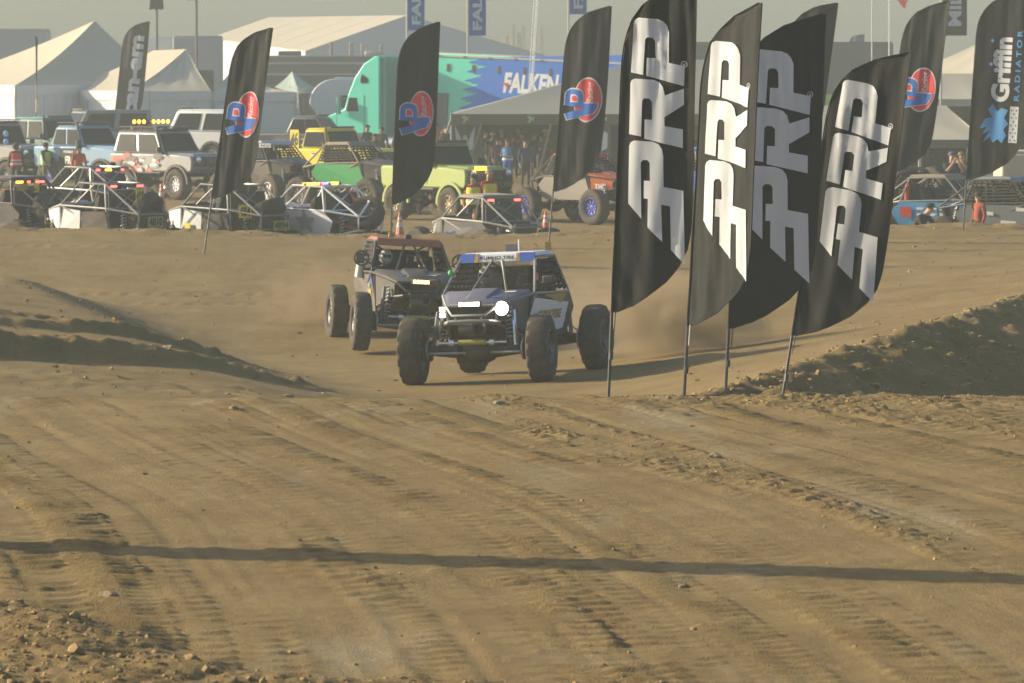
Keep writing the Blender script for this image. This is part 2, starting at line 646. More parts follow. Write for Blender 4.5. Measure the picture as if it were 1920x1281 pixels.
_rs = np.random.RandomState(5)
spots = []
while len(spots) < 15000:
    X = _rs.uniform(-7, 7, 4000)
    Y = _rs.uniform(22, 50, 4000)
    c, cr = rough_mask(X, Y)
    wr = windrow(X, Y)
    pr = np.clip(0.008 + 0.9 * c + 0.5 * cr + 0.45 * wr, 0, 1)
    keep = _rs.uniform(0, 1, 4000) < pr
    big = np.where(_rs.uniform(0, 1, 4000) < 0.03, 1.8, 1.0)
    size = (0.005 + 0.018 * _rs.uniform(0, 1, 4000) ** 5 + 0.016 * c * _rs.uniform(0, 1, 4000) ** 4) * big
    for a in np.nonzero(keep)[0]:
        spots.append((X[a], Y[a], size[a]))
while len(spots) < 21000:
    X = _rs.uniform(-12, 12, 3000)
    Y = _rs.uniform(51, 101, 3000)
    face = (X > ridge_x(Y) - 0.3) & (Y < 80)
    pr = np.where(face, 0.9, np.where((X < left_edge(Y)) & (Y < 80), 0.22, 0.05)) + 0.5 * np.exp(-((Y - 99.5) / 1.5) ** 2)
    keep = _rs.uniform(0, 1, 3000) < pr
    size = 0.008 + 0.035 * _rs.uniform(0, 1, 3000) ** 3 + np.where(face, 0.03, 0.0) * _rs.uniform(0, 1, 3000) ** 2
    for a in np.nonzero(keep)[0]:
        spots.append((X[a], Y[a], size[a]))
clod_mat = mat('clod_dirt', (0.28, 0.19, 0.08), rough=0.95, dust=0.3, scale=14, spec=0.1)
tag(pebble_mesh('loose_clods', spots, clod_mat), 'loose clods and gravel scattered over the dirt', 'gravel', kind='stuff')
# ------------------------------------------------------------------ flat print: letters and shapes as real sheets
TEXTS = {}


def text_shape(body, size=1.0, bold=0.0, shear=0.0):
    key = (body, size, bold, shear)
    if key in TEXTS:
        return TEXTS[key]
    cu = bpy.data.curves.new('text', 'FONT')
    cu.body = body
    cu.size = size
    cu.offset = bold
    cu.shear = shear
    cu.align_x = 'CENTER'
    cu.align_y = 'CENTER'
    cu.resolution_u = 4
    ob = bpy.data.objects.new('text', cu)
    COL.objects.link(ob)
    dg = bpy.context.evaluated_depsgraph_get()
    me = bpy.data.meshes.new_from_object(ob.evaluated_get(dg))
    r = ([tuple(v.co[:2]) for v in me.vertices], [tuple(p.vertices) for p in me.polygons])
    bpy.data.objects.remove(ob)
    bpy.data.curves.remove(cu)
    bpy.data.meshes.remove(me)
    TEXTS[key] = r
    return r


def poly_shape(loops):
    """outlines (even-odd holes) to faces"""
    cu = bpy.data.curves.new('shape', 'CURVE')
    cu.dimensions = '2D'
    cu.fill_mode = 'BOTH'
    for lp in loops:
        sp = cu.splines.new('POLY')
        sp.points.add(len(lp) - 1)
        for i, (a, b) in enumerate(lp):
            sp.points[i].co = (a, b, 0, 1)
        sp.use_cyclic_u = True
    ob = bpy.data.objects.new('shape', cu)
    COL.objects.link(ob)
    dg = bpy.context.evaluated_depsgraph_get()
    me = bpy.data.meshes.new_from_object(ob.evaluated_get(dg))
    r = ([tuple(v.co[:2]) for v in me.vertices], [tuple(p.vertices) for p in me.polygons])
    bpy.data.objects.remove(ob)
    bpy.data.curves.remove(cu)
    bpy.data.meshes.remove(me)
    return r


def xf(shape, rot=0.0, sx=1.0, sy=1.0, dx=0.0, dy=0.0):
    c, s = math.cos(rot), math.sin(rot)
    return ([((x * sx) * c - (y * sy) * s + dx, (x * sx) * s + (y * sy) * c + dy) for x, y in shape[0]], shape[1])


def fit(shape, w, h, cx=0, cy=0, rot=0.0):
    """scale a shape to w x h about its middle, then turn and move it"""
    xs = [p[0] for p in shape[0]]
    ys = [p[1] for p in shape[0]]
    mx, my = (min(xs) + max(xs)) / 2, (min(ys) + max(ys)) / 2
    sx, sy = w / (max(xs) - min(xs) + 1e-9), h / (max(ys) - min(ys) + 1e-9)
    return xf(([(x - mx, y - my) for x, y in shape[0]], shape[1]), rot, sx, sy, cx, cy)


def ellipse(rx, ry, cx=0, cy=0, n=32):
    return poly_shape([[(cx + rx * math.cos(2 * math.pi * i / n), cy + ry * math.sin(2 * math.pi * i / n)) for i in range(n)]])


def print_on(name, shape, fn, m, parent, cuts_u=(), cuts_v=()):
    """lay a flat shape on a surface: fn(u, v) -> local point"""
    bm = bmesh.new()
    vs = [bm.verts.new((a, b, 0)) for a, b in shape[0]]
    for f in shape[1]:
        try:
            bm.faces.new([vs[i] for i in f])
        except ValueError:
            pass
    for i, cuts in enumerate((cuts_u, cuts_v)):
        no = (1, 0, 0) if i == 0 else (0, 1, 0)
        for c in cuts:
            bmesh.ops.bisect_plane(bm, geom=bm.verts[:] + bm.edges[:] + bm.faces[:], plane_co=(c * no[0], c * no[1], 0), plane_no=no)
    for v in bm.verts:
        v.co = fn(v.co.x, v.co.y)
    me = bpy.data.meshes.new(name)
    bm.to_mesh(me)
    bm.free()
    me.materials.append(m)
    me.polygons.foreach_set('use_smooth', [True] * len(me.polygons))
    o = bpy.data.objects.new(name, me)
    COL.objects.link(o)
    o.parent = parent
    return o


def decal(name, shape, origin, uvec, vvec, m, parent, off=0.004):
    """a flat print on a flat panel"""
    o, u, v = Vector(origin), Vector(uvec).normalized(), Vector(vvec).normalized()
    n = u.cross(v).normalized()
    return print_on(name, shape, lambda a, b: o + u * a + v * b + n * off, m, parent)


# ------------------------------------------------------------------ feather flags
white_print = mat('white_print', (0.72, 0.73, 0.74), rough=0.7, trans=0.3, scale=3)
red_print = mat('red_print', (0.75, 0.05, 0.055), rough=0.7, trans=0.25)
blue_print = mat('blue_print', (0.03, 0.15, 0.52), rough=0.7, trans=0.25)
sky_print = mat('sky_blue_print', (0.10, 0.36, 0.72), rough=0.7, trans=0.25)
gold_print = mat('gold_print', (0.62, 0.42, 0.12), rough=0.7, trans=0.25)
black_cloth = mat('black_flag_cloth', (0.040, 0.039, 0.037), rough=0.7, trans=0.4, scale=7, spec=0.15, bump=0.5)
brown_cloth = mat('brown_flag_cloth', (0.060, 0.048, 0.040), rough=0.7, trans=0.35)
blue_cloth = mat('blue_flag_cloth', (0.03, 0.12, 0.42), rough=0.7, trans=0.35)
pole_mat = mat('dark_flag_pole', (0.045, 0.05, 0.045), rough=0.45)
steel = mat('dull_steel', (0.42, 0.42, 0.40), rough=0.42, metal=0.8, dust=0.15)

# the four-stroke stacked letters, traced as fractions of the cloth's width and metres of its height
_PX = [
    [(168, 430), (190, 130), (200, 112), (220, 102), (330, 108), (360, 120), (380, 145), (393, 185), (390, 365), (480, 382), (473, 500), (262, 447),
     (268, 340), (312, 340), (312, 240), (300, 220), (270, 218), (258, 232), (245, 443)],
    [(150, 798), (163, 495), (172, 476), (192, 466), (300, 470), (335, 484), (355, 510), (366, 560), (472, 515), (470, 610), (362, 690), (362, 742), (460, 757),
     (458, 868), (243, 822), (247, 707), (288, 707), (290, 600), (275, 582), (245, 582), (235, 598), (225, 810)],
    [(140, 1212), (150, 870), (160, 848), (182, 835), (290, 838), (325, 852), (345, 880), (352, 920), (350, 1105), (457, 1122), (458, 1560), (380, 1478),
     (380, 1218), (335, 1210), (335, 1432), (255, 1348), (258, 1180), (232, 1178), (235, 1072), (272, 1072), (272, 965), (258, 948), (232, 950), (220, 965),
     (215, 1300)],
]


def prp_loops(H, W):
    out = []
    for lp in _PX:
        q = []
        for x, y in lp:
            a = (x - (125 - 0.054 * (y - 200))) / 435.0
            yy = y / 3.2                             # photo rows on the nearest flag: cloth from -43 to 585
            b = (585 - yy) / 628.0
            q.append((a * W, b * H))
        out.append(q)
    return out


class Flag:
    def __init__(s, name, label, hem, tip_y, D, psi, lean, W, cloth, group, seed=0, amp=1.0, below=None):
        """hem: pixel of the cloth's lower pole corner; psi: turn towards the sun; lean: tilt to the right"""
        s.W = W
        p = P(hem[0], hem[1], D)
        s.H = (P(hem[0], tip_y, D).z - p.z) / math.cos(lean)
        gz = ground_z(p.x, D) if below is None else below
        drop = (p.z - gz) / math.cos(lean)
        base = (p.x - math.sin(lean) * drop, D, gz)
        s.hem = drop
        s.root = thing(name, label, 'flag', base, group=group)
        s.root.rotation_mode = 'ZYX'
        s.root.rotation_euler = (0, lean, -psi)
        s.ph = seed * 1.7
        s.amp = amp * 0.6
        pts = [(0, 0, -0.25), (0, 0, s.hem)] + [s.surf(s.edge(t)[0] * W, t * s.H, -0.0) for t in [i / 24 for i in range(1, 25)]]
        pts = [(q[0] - 0.012, q[1], q[2]) for q in pts]
        MB().tube(pts[:2], 0.019, 8).build('pole', pole_mat, s.root)
        MB().tube(pts[1:], 0.016, 8, r1=0.007).build('pole_sleeve', cloth, s.root)
        MB().tube([(0, 0, s.hem * 0.45), (0, 0, s.hem * 0.45 + 0.09)], 0.027, 8).build('pole_joint', pole_mat, s.root)
        MB().tube([(0.03, -0.01, s.hem - 0.22), (0.04, -0.012, s.hem + 0.02)], 0.006, 5).build('tension_cord', white_print if seed % 2 == 0 else pole_mat, s.root)
        nu, nv = 22, 70
        vs, fs = [], []
        for off in (0.0, 0.006):
            for j in range(nv + 1):
                t = j / nv
                l, r = s.edge(t)
                for i in range(nu + 1):
                    a = l + (r - l) * i / nu
                    vs.append(s.surf(a * W, t * s.H, off))
        k = (nu + 1) * (nv + 1)
        for j in range(nv):
            for i in range(nu):
                a = j * (nu + 1) + i
                fs.append((a, a + 1, a + nu + 2, a + nu + 1))
                fs.append((a + k, a + k + nu + 1, a + k + nu + 2, a + k + 1))
        rim = [j * (nu + 1) + nu for j in range(nv + 1)]
        for a, b in zip(rim[:-1], rim[1:]):
            fs.append((a, a + k, b + k, b))
        MB().add(vs, fs).build('cloth', cloth, s.root)
        if True:
            hemp = [s.surf(s.edge(t)[1] * W, t * s.H, 0.002) for t in [i / 40 for i in range(41)]]
            MB().tube(hemp, 0.006, 5).build('edge_seam', cloth, s.root)

    def edge(s, t):
        l = np.interp(t, [0, .74, .80, .85, .90, .94, .97, .99, 1], [0, 0, .02, .07, .18, .36, .57, .78, .93])
        r = np.interp(t, [0, .02, .05, .10, .15, .20, .26, .4, 1], [.03, .24, .45, .70, .86, .95, .99, 1, .97])
        return float(l), float(r)

    def surf(s, u, v, off=0.0):
        a, b = u / s.W, v / max(s.H, 0.1)
        A = s.amp
        d = 0.035 * A * math.sin(2 * math.pi * (0.9 * a + 0.35 * b) + s.ph) * min(1, a * 2.5)
        d += 0.016 * A * math.sin(2 * math.pi * (2.6 * a - 0.8 * b) + s.ph * 2.1) * min(1, a * 4)
        d += 0.009 * A * math.sin(2 * math.pi * (5.2 * a + 1.4 * b) + s.ph * 3.3) * (0.3 + max(0, b - 0.55) * 2.2)
        d += 0.02 * A * math.sin(2 * math.pi * (3.1 * a + 4.0 * b) + s.ph) * max(0, 0.35 - b) * 2
        d += 0.010 * math.sin(2 * math.pi * (1.2 * a - 5.5 * b) + s.ph * 5) * max(0, .5 - abs(a - .25)) * (.4 + .6 * math.sin(7 * b + s.ph))
        d += 0.006 * math.sin(2 * math.pi * (7.5 * a + 2.2 * b) + s.ph * 4.1) * max(0, math.sin(5 * b + s.ph * 2))
        d += 0.10 * A * a * a * math.sin(2.2 * b + s.ph)
        return Vector((u, d + off, s.hem + v))

    def put(s, name, shape, m, off=-0.006, label=None):
        off = off - 0.006
        cu = [s.W * i / 22 for i in range(1, 22)]
        cv = [s.H * i / 70 for i in range(1, 70)]
        o = print_on(name, shape, lambda a, b: s.surf(a, b, off), m, s.root, cu, cv)
        if label:
            o['label'] = label
        return o


def vp_logo(f, py_c, D):
    """red oval, blue V and P, script; reads upward"""
    W = f.W
    k = 1.0 / 4.8 / 86.0
    cu, c0 = W * 0.59, f.H * py_c
    U = lambda dx, dy: (cu + .02 * W + dx / 385.0 * W, c0 - dy * k)
    ring = lambda e: [U(112 * e * math.cos(q), (195 * e) * math.sin(q)) for q in [2 * math.pi * i / 36 for i in range(36)]]
    f.put('oval_border', poly_shape([ring(1.07)]), white_print, -0.006)
    f.put('oval', poly_shape([ring(1.0)]), red_print, -0.010)
    V = [(-190, 142), (-168, 200), (56, 124), (84, 70), (88, 26), (-20, 36), (-195, 38), (-196, 68), (-10, 78)]
    Pl = [(-195, 48), (-196, -30), (-188, -58), (-165, -80), (-135, -90), (-80, -86), (-50, -70), (-38, -40), (-34, 10), (-32, 46)]
    hole = [(-136, -26), (-104, -30), (-88, -14), (-85, 20), (-136, 22)]
    for lp in (V, Pl):
        mx, my = sum(q[0] for q in lp) / len(lp), sum(q[1] for q in lp) / len(lp)
        g = []
        for x, y in lp:
            d = math.hypot(x - mx, y - my)
            g.append(U(x + (x - mx) / d * 10, y + (y - my) / d * 12))
        f.put('letter_outline', poly_shape([g]), white_print, -0.014)
    f.put('lettering', poly_shape([[U(*q) for q in V]]), blue_print, -0.019)
    f.put('lettering', poly_shape([[U(*q) for q in Pl]]), blue_print, -0.019)
    f.put('eye_border', poly_shape([[U(-110 + (q[0] + 110) * 1.45, -4 + (q[1] + 4) * 1.45) for q in hole]]), white_print, -0.022)
    f.put('letter_eye', poly_shape([[U(*q) for q in hole]]), red_print, -0.026)
    sx, sy = U(28, -70)
    f.put('script', fit(text_shape('Racing', 1.0, 0.012, 0.35), 200 * k, 62 / 345.0 * W, sx, sy, math.pi / 2 + .12), white_print, -0.019)


GP = 'black feather flags with stacked white letters along the crest'
for (hem, tip, D, psi, lean, W, seed, amp, label) in [
    ((1149, 586), -43, 47.6, 27, 2.2, 0.90, 1, 1.0, 'tall black feather flag with grey PRP letters, nearest and leftmost of the four'),
    ((1291, 612), 3, 49.0, 51, 3.0, 1.04, 2, 1.0, 'charcoal feather flag with bright sunlit white PRP letters, second from left'),
    ((1368, 616), 20, 51.4, 7, 2.6, 1.0, 3, 0.35, 'shaded black feather flag with dull blue-grey PRP letters, behind the bright one'),
    ((1487, 629), 80, 52.0, 27, 8.6, 1.02, 5, 1.0, 'black feather flag with PRP letters leaning right, rightmost of the four'),
]:
    f = Flag('feather_flag', label, hem, tip, D, R(psi), R(lean), W, black_cloth, GP, seed, amp)
    for lp in prp_loops(f.H, f.W):
        f.put('lettering', poly_shape([lp]), white_print)
    f.put('registered_mark', fit(text_shape('R', 1.0, 0.02), 0.028, 0.032, f.W * 0.83, f.H * 0.747, math.pi / 2), white_print)
    f.put('registered_ring', (lambda a: a)(poly_shape([[(f.W * .83 + q * math.cos(i * math.pi / 10), f.H * .747 + q * math.sin(i * math.pi / 10)) for i in range(20)] for q in (0.036, 0.029)])), white_print)

GV = 'black feather flags with red and blue oval logo along the berm'
for (hem, tip, D, psi, lean, W, seed, label) in [
    ((398, 373), 43, 93.0, 26, 8.2, 0.98, 2, 'leaning black feather flag with VP oval logo, beside the white buggies at left'),
    ((736, 384), 38, 95.0, 8, 2.4, 0.92, 3, 'dark shaded feather flag with VP oval logo in front of the teal truck'),
    ((1038, 360), 6, 96.0, 30, 4.6, 1.10, 4, 'grey-black feather flag with VP oval logo beside the dark canopy'),
    ((1652, 330), -8, 97.0, 27, 8.5, 1.08, 5, 'black feather flag with VP logo half hidden behind the rightmost PRP flag'),
    ((1440, 330), -5, 97.0, 26, 8.0, 1.1, 7, 'feather flag whose tip shows above the shaded PRP flag'),
]:
    f = Flag('feather_flag', label, hem, tip, D, R(psi), R(lean), W, black_cloth, GV, seed, 1.3)
    vp_logo(f, 0.50, D)

f = Flag('feather_flag', 'black feather flag reading Griffin Radiator with blue emblem at right edge', (1813, 338), -28, 97.0, R(25), R(3.4), 1.32, black_cloth, None, 6, 1.2)
f.put('lettering', fit(text_shape('Griffin', 1.0, 0.045), f.H * 0.33, f.W * 0.34, f.W * 0.50, f.H * 0.575, math.pi / 2), white_print)
f.put('small_lettering', fit(text_shape('R A D I A T O R', 1.0, 0.03), f.H * 0.36, f.W * 0.10, f.W * 0.80, f.H * 0.60, math.pi / 2), sky_print)
for a, b in ((.30, .60), (.30, .72)):
    f.put('diamond', poly_shape([[(f.W * a - .045, f.H * b), (f.W * a, f.H * b - .05), (f.W * a + .045, f.H * b), (f.W * a, f.H * b + .05)]]), sky_print)
_emb = [(.24, .20), (.36, .23), (.42, .20), (.50, .22), (.58, .20), (.66, .24), (.60, .27), (.68, .30), (.60, .33), (.66, .37), (.54, .38), (.46, .36), (.38, .40), (.30, .37), (.38, .33), (.26, .32), (.18, .27), (.30, .28), (.22, .24), (.36, .26)]
f.put('emblem', poly_shape([[(f.W * a, f.H * b) for a, b in _emb]]), sky_print)
f.put('checker_panel', poly_shape([[(f.W * .70, f.H * .205), (f.W * .86, f.H * .205), (f.W * .86, f.H * .39), (f.W * .70, f.H * .39)]]), white_print)
for i in range(3):
    for j in range(9):
        if (i + j) % 2 == 0:
            a, b = f.W * (.72 + .045 * i), f.H * (.213 + .0192 * j)
            f.put('checker', poly_shape([[(a, b), (a + .03, b), (a + .03, b + .035), (a, b + .035)]]), black_cloth, -0.012)

f = Flag('feather_flag', 'brown feather flag with white can-am lettering before the white tents', (213, 240), 35, 190, R(22), R(6.5), 1.25, brown_cloth, None, 8, 1.2)
f.put('lettering', fit(text_shape('can-am', 1.0, 0.05), f.H * 0.74, f.W * 0.42, f.W * 0.62, f.H * 0.49, math.pi / 2), white_print)
f = Flag('feather_flag', 'narrow black and gold feather flag seen edge-on before the left tent', (68, 228), 68, 192, R(84), R(1.2), 1.2, black_cloth, None, 9, 1.0)
f.put('lettering', fit(text_shape('THE HAMMERS', 1.0, 0.04), f.H * 0.6, f.W * 0.5, f.W * 0.5, f.H * 0.4, math.pi / 2), gold_print)
f = Flag('feather_flag', 'small far blue-grey feather flag above the dark trailer', (1588, 125), 62, 260, R(20), R(6), 0.9, mat('faded_blue_cloth', (0.10, 0.13, 0.18), trans=0.3), None, 4, 1.0)


def banner(name, label, px, y0, y1, w, D, cloth, text, tm, pole_py, text_h=0.55, group=None, base=None, top=-70):
    """tall rectangular banner on a pole; its top runs out of the picture"""
    a = P(px, y1, D)
    gz = float(base_z(np.array([a.x]), np.array([float(D)]))[0]) if base is None else base
    top_z = P(px, top, D).z
    wm = w / px_s(D)
    r = thing(name, label, 'banner', (a.x, D, gz), group=group)
    MB().tube([(0, 0, -0.2), (0, 0, top_z - gz + 0.1)], 0.04, 8).build('pole', steel, r)
    MB().tube([(0, -0.02, top_z - gz), (wm, -0.02, top_z - gz)], 0.02, 6).build('top_arm', steel, r)
    vs, fs = [], []
    nu, nv = 8, 24
    h0, h1 = a.z - gz, top_z - gz
    S = lambda u, v, off=0.0: Vector((0.05 + u * wm, -0.03 + 0.05 * math.sin(5 * u + 4 * v) * u + off, h0 + (h1 - h0) * v))
    for off in (0.0, 0.012):
        for j in range(nv + 1):
            for i in range(nu + 1):
                vs.append(S(i / nu, j / nv, off))
    k = (nu + 1) * (nv + 1)
    for j in range(nv):
        for i in range(nu):
            q = j * (nu + 1) + i
            fs += [(q, q + 1, q + nu + 2, q + nu + 1), (q + k, q + k + nu + 1, q + k + nu + 2, q + k + 1)]
    MB().add(vs, fs).build('cloth', cloth, r)
    print_on('lettering', fit(text_shape(text, 1.0, 0.04), 0.86, text_h, 0.5, 0.5, math.pi / 2), lambda u, v: S(u, v, -0.012), tm, r, [], [i / 20 for i in range(1, 20)])
    return r


f = Flag('feather_flag', 'black feather flag left of view whose long shadow crosses the foreground', (-820, 900), -100, 32.9, R(106), 0.0, 0.68, black_cloth, None, 3, 0.4)

GB = 'blue banners with white letters above the team trailer'
banner('tall_banner', 'blue FALKEN banner left of the shaded VP flag tip', 763, 0, 57, 31, 196, blue_cloth, 'FALKEN', white_print, 0, group=GB, top=-95)
banner('tall_banner', 'blue FALKEN banner above the middle of the team trailer roof', 877, 0, 67, 32, 194, blue_cloth, 'FALKEN', white_print, 0, group=GB, top=-85)
banner('tall_banner', 'blue FALKEN banner behind the grey VP flag tip', 1066, 0, 27, 32, 198, blue_cloth, 'FALKEN', white_print, 0, group=GB, top=-125)
banner('tall_banner', 'black banner reading MIL on a pole above the cream tent at right', 1765, 0, 67, 45, 168, brown_cloth, 'MILWAUKEE', white_print, 0, top=-190)
# ------------------------------------------------------------------ wheels, tubes, buggies
rubber = mat('dusty_tyre_rubber', (0.035, 0.034, 0.032), rough=0.9, dust=0.2, scale=5, spec=0.2)
rubber_dark = mat('tyre_rubber', (0.028, 0.028, 0.027), rough=0.85, dust=0.22, scale=5, spec=0.25)
alu = mat('wheel_aluminium', (0.55, 0.56, 0.56), rough=0.35, metal=0.75, dust=0.25)
gun = mat('gunmetal', (0.10, 0.105, 0.11), rough=0.4, metal=0.7, dust=0.2)
gold_rim = mat('tan_wheel', (0.36, 0.29, 0.18), rough=0.5, metal=0.4, dust=0.3)
blue_rim = mat('blue_wheel', (0.03, 0.06, 0.35), rough=0.4, metal=0.4, dust=0.2)
black_tube = mat('black_tube', (0.03, 0.03, 0.03), rough=0.45, dust=0.15)
grey_tube = mat('grey_tube', (0.26, 0.26, 0.25), rough=0.45, metal=0.3, dust=0.2)
white_tube = mat('white_tube', (0.72, 0.72, 0.70), rough=0.4, dust=0.1)
dusty_tube = mat('dusty_tube', (0.24, 0.22, 0.18), rough=0.7, dust=0.6)
dark_part = mat('dark_machinery', (0.025, 0.025, 0.025), rough=0.6, dust=0.2)
spring_mat = mat('spring_steel', (0.45, 0.45, 0.44), rough=0.4, metal=0.5, dust=0.2)
net_mat = mat('window_net', (0.018, 0.018, 0.02), rough=0.9, dust=0.08)
seat_mat = mat('seat_fabric', (0.03, 0.03, 0.035), rough=0.9, dust=0.1)
chrome = mat('bright_metal', (0.72, 0.72, 0.70), rough=0.22, metal=0.9)
head_white = mat('lit_headlamp', (1.0, 0.96, 0.86), emit=30)
head_soft = mat('lit_white_lens', (1.0, 0.97, 0.9), emit=2.5)
bar_white = mat('lit_light_bar', (1.0, 0.95, 0.80), emit=5)
bar_amber = mat('lit_amber_bar', (1.0, 0.66, 0.20), emit=2.6)
amber = mat('lit_amber', (1.0, 0.36, 0.03), emit=5)
redlamp = mat('lit_red', (1.0, 0.07, 0.05), emit=4)
bluelamp = mat('lit_blue', (0.1, 0.12, 1.0), emit=4)
yellow_plate = mat('yellow_plate', (0.72, 0.60, 0.03), rough=0.6, dust=0.08)
dull_yellow = mat('dull_yellow_plate', (0.34, 0.30, 0.04), rough=0.6, dust=0.25)
black_print = mat('black_print', (0.02, 0.02, 0.02), rough=0.7)
dark_glass = glass('dusty_dark_glass', (0.007, 0.008, 0.008), 1.0, 0.015)
clear_glass = glass('smoked_glass', (0.02, 0.022, 0.022), 0.55)
orange_paint = mat('orange_paint', (0.62, 0.13, 0.03), rough=0.4, dust=0.15)
red_paint = mat('red_paint', (0.55, 0.03, 0.025), rough=0.4, dust=0.15)
white_paint = mat('white_paint', (0.74, 0.74, 0.72), rough=0.35, dust=0.08)
blue_paint = mat('blue_paint', (0.03, 0.12, 0.48), rough=0.35, dust=0.15)


def tyre_mesh(lug):
    key = 'tyre_%d' % lug
    if key in bpy.data.meshes:
        return bpy.data.meshes[key]
    # unit wheel: radius 1, width 0.76
    pr = [(.52, -.30), (.60, -.37), (.78, -.395), (.90, -.37), (.97, -.33), (1.0, -.22), (1.0, -.08), (1.0, .08), (1.0, .22), (.97, .33), (.90, .37), (.78, .395), (.60, .37), (.52, .30)]

    def mod(i, j, r):
        if not lug:
            return r
        if 4 <= i <= 9:
            ph = j + (1 if i in (5, 6) else 0) + (2 if i in (7,) else 0)
            return r + (0.012 if (ph % 3) else -0.045)
        if i in (3, 10):
            return r + (0.008 if (j % 3) else -0.03)
        return r
    me = MB().lathe(pr, n=48, axis='Y', mod=mod).mesh(key, rubber if lug else rubber_dark)
    me.name = key
    return me


def rim_mesh(m):
    key = 'rim_' + m.name
    if key in bpy.data.meshes:
        return bpy.data.meshes[key]
    b = MB()
    b.lathe([(.54, -.33), (.50, -.36), (.47, -.30), (.44, .0), (.47, .30), (.50, .36), (.54, .33)], n=28)
    for s in (-1, 1):
        b.lathe([(.47, s * .30), (.40, s * .22), (.16, s * .18), (.12, s * .24), (.02, s * .25)], n=20)
        for k in range(12):
            a = 2 * math.pi * k / 12
            b.ball((.505 * math.cos(a), s * .37, .505 * math.sin(a)), .022, 5, 3)
        for k in range(8):
            a = 2 * math.pi * k / 8
            b.box((.30 * math.cos(a), s * .235, .30 * math.sin(a)), (.26, .05, .07), ry=-a)
    me = b.mesh(key, m)
    me.name = key
    return me


def wheel(parent, x, y, z, r, m=None, w=0.76, steer=0.0, lug=1, rot=(0, 0, 0)):
    t = link_mesh('tyre', tyre_mesh(lug), parent, (x, y, z), (rot[0], rot[1] + random.uniform(0, 1), rot[2] + steer), (r, r * w / 0.76, r))
    link_mesh('rim', rim_mesh(m or alu), t)
    return t


def helix(p0, p1, r, turns, n=9):
    p0, p1 = Vector(p0), Vector(p1)
    d = (p1 - p0).normalized()
    a = d.cross(Vector((0, 1, 0)))
    if a.length < .1:
        a = d.cross(Vector((1, 0, 0)))
    a.normalize()
    b = d.cross(a)
    return [p0 + (p1 - p0) * (i / (turns * n)) + (a * math.cos(2 * math.pi * i / n) + b * math.sin(2 * math.pi * i / n)) * r for i in range(turns * n + 1)]


def shock(parent, p0, p1, m=None, spring=True):
    b = MB().tube([p0, Vector(p0).lerp(Vector(p1), .5)], .022, 7)
    b.tube([Vector(p0).lerp(Vector(p1), .4), p1], .04, 8)
    o = b.build('shock_absorber', m or gun, parent)
    if spring:
        MB().tube(helix(Vector(p0).lerp(Vector(p1), .1), Vector(p0).lerp(Vector(p1), .85), .065, 8), .011, 5).build('coil_spring', spring_mat, o)
    return o


def light_bar(parent, c, w, m, rz=0.0, h=.07, d=.08, n=0, fwd=1):
    o = MB().box(c, (d, w, h), rz=rz).build('light_bar', dark_part, parent, bevel=.01)
    q = (c[0] + fwd * (d / 2 + .004), c[1], c[2])
    if n == 0:
        for k in range(6):
            MB().box((q[0], c[1] - w * .465 + w * .93 * (k + .5) / 6, q[2]), (.012, w * .93 / 6 - .008, h * .68), rz=rz).build('lens', m, o, bevel=.005)
    else:
        for k in range(n):
            yy = c[1] - w / 2 + w * (k + .5) / n
            MB().lathe([(h * .46, 0), (h * .40, .015 * fwd), (.001, .02 * fwd)], (q[0], yy, c[2]), 'X', 10).build('lens', m, o)
    return o


def plate_sign(parent, c, w, h, text, m, face, tilt=0.0, name='number_plate', tm=None):
    """face: unit direction (x, y) in which the plate looks"""
    f = Vector((face[0], face[1], 0)).normalized()
    u = Vector((0, 0, 1)).cross(f).normalized()
    v = Vector((0, 0, 1))
    c = Vector(c)
    b = MB().plate([c - u * w / 2 - v * h / 2, c + u * w / 2 - v * h / 2, c + u * w / 2 + v * h / 2, c - u * w / 2 + v * h / 2], .012)
    o = b.build(name, m, parent)
    if text:
        decal('lettering', fit(text_shape(text, 1.0, .03), w * .84, h * .7), c, u, v, tm or black_print, o, .010)
    return o


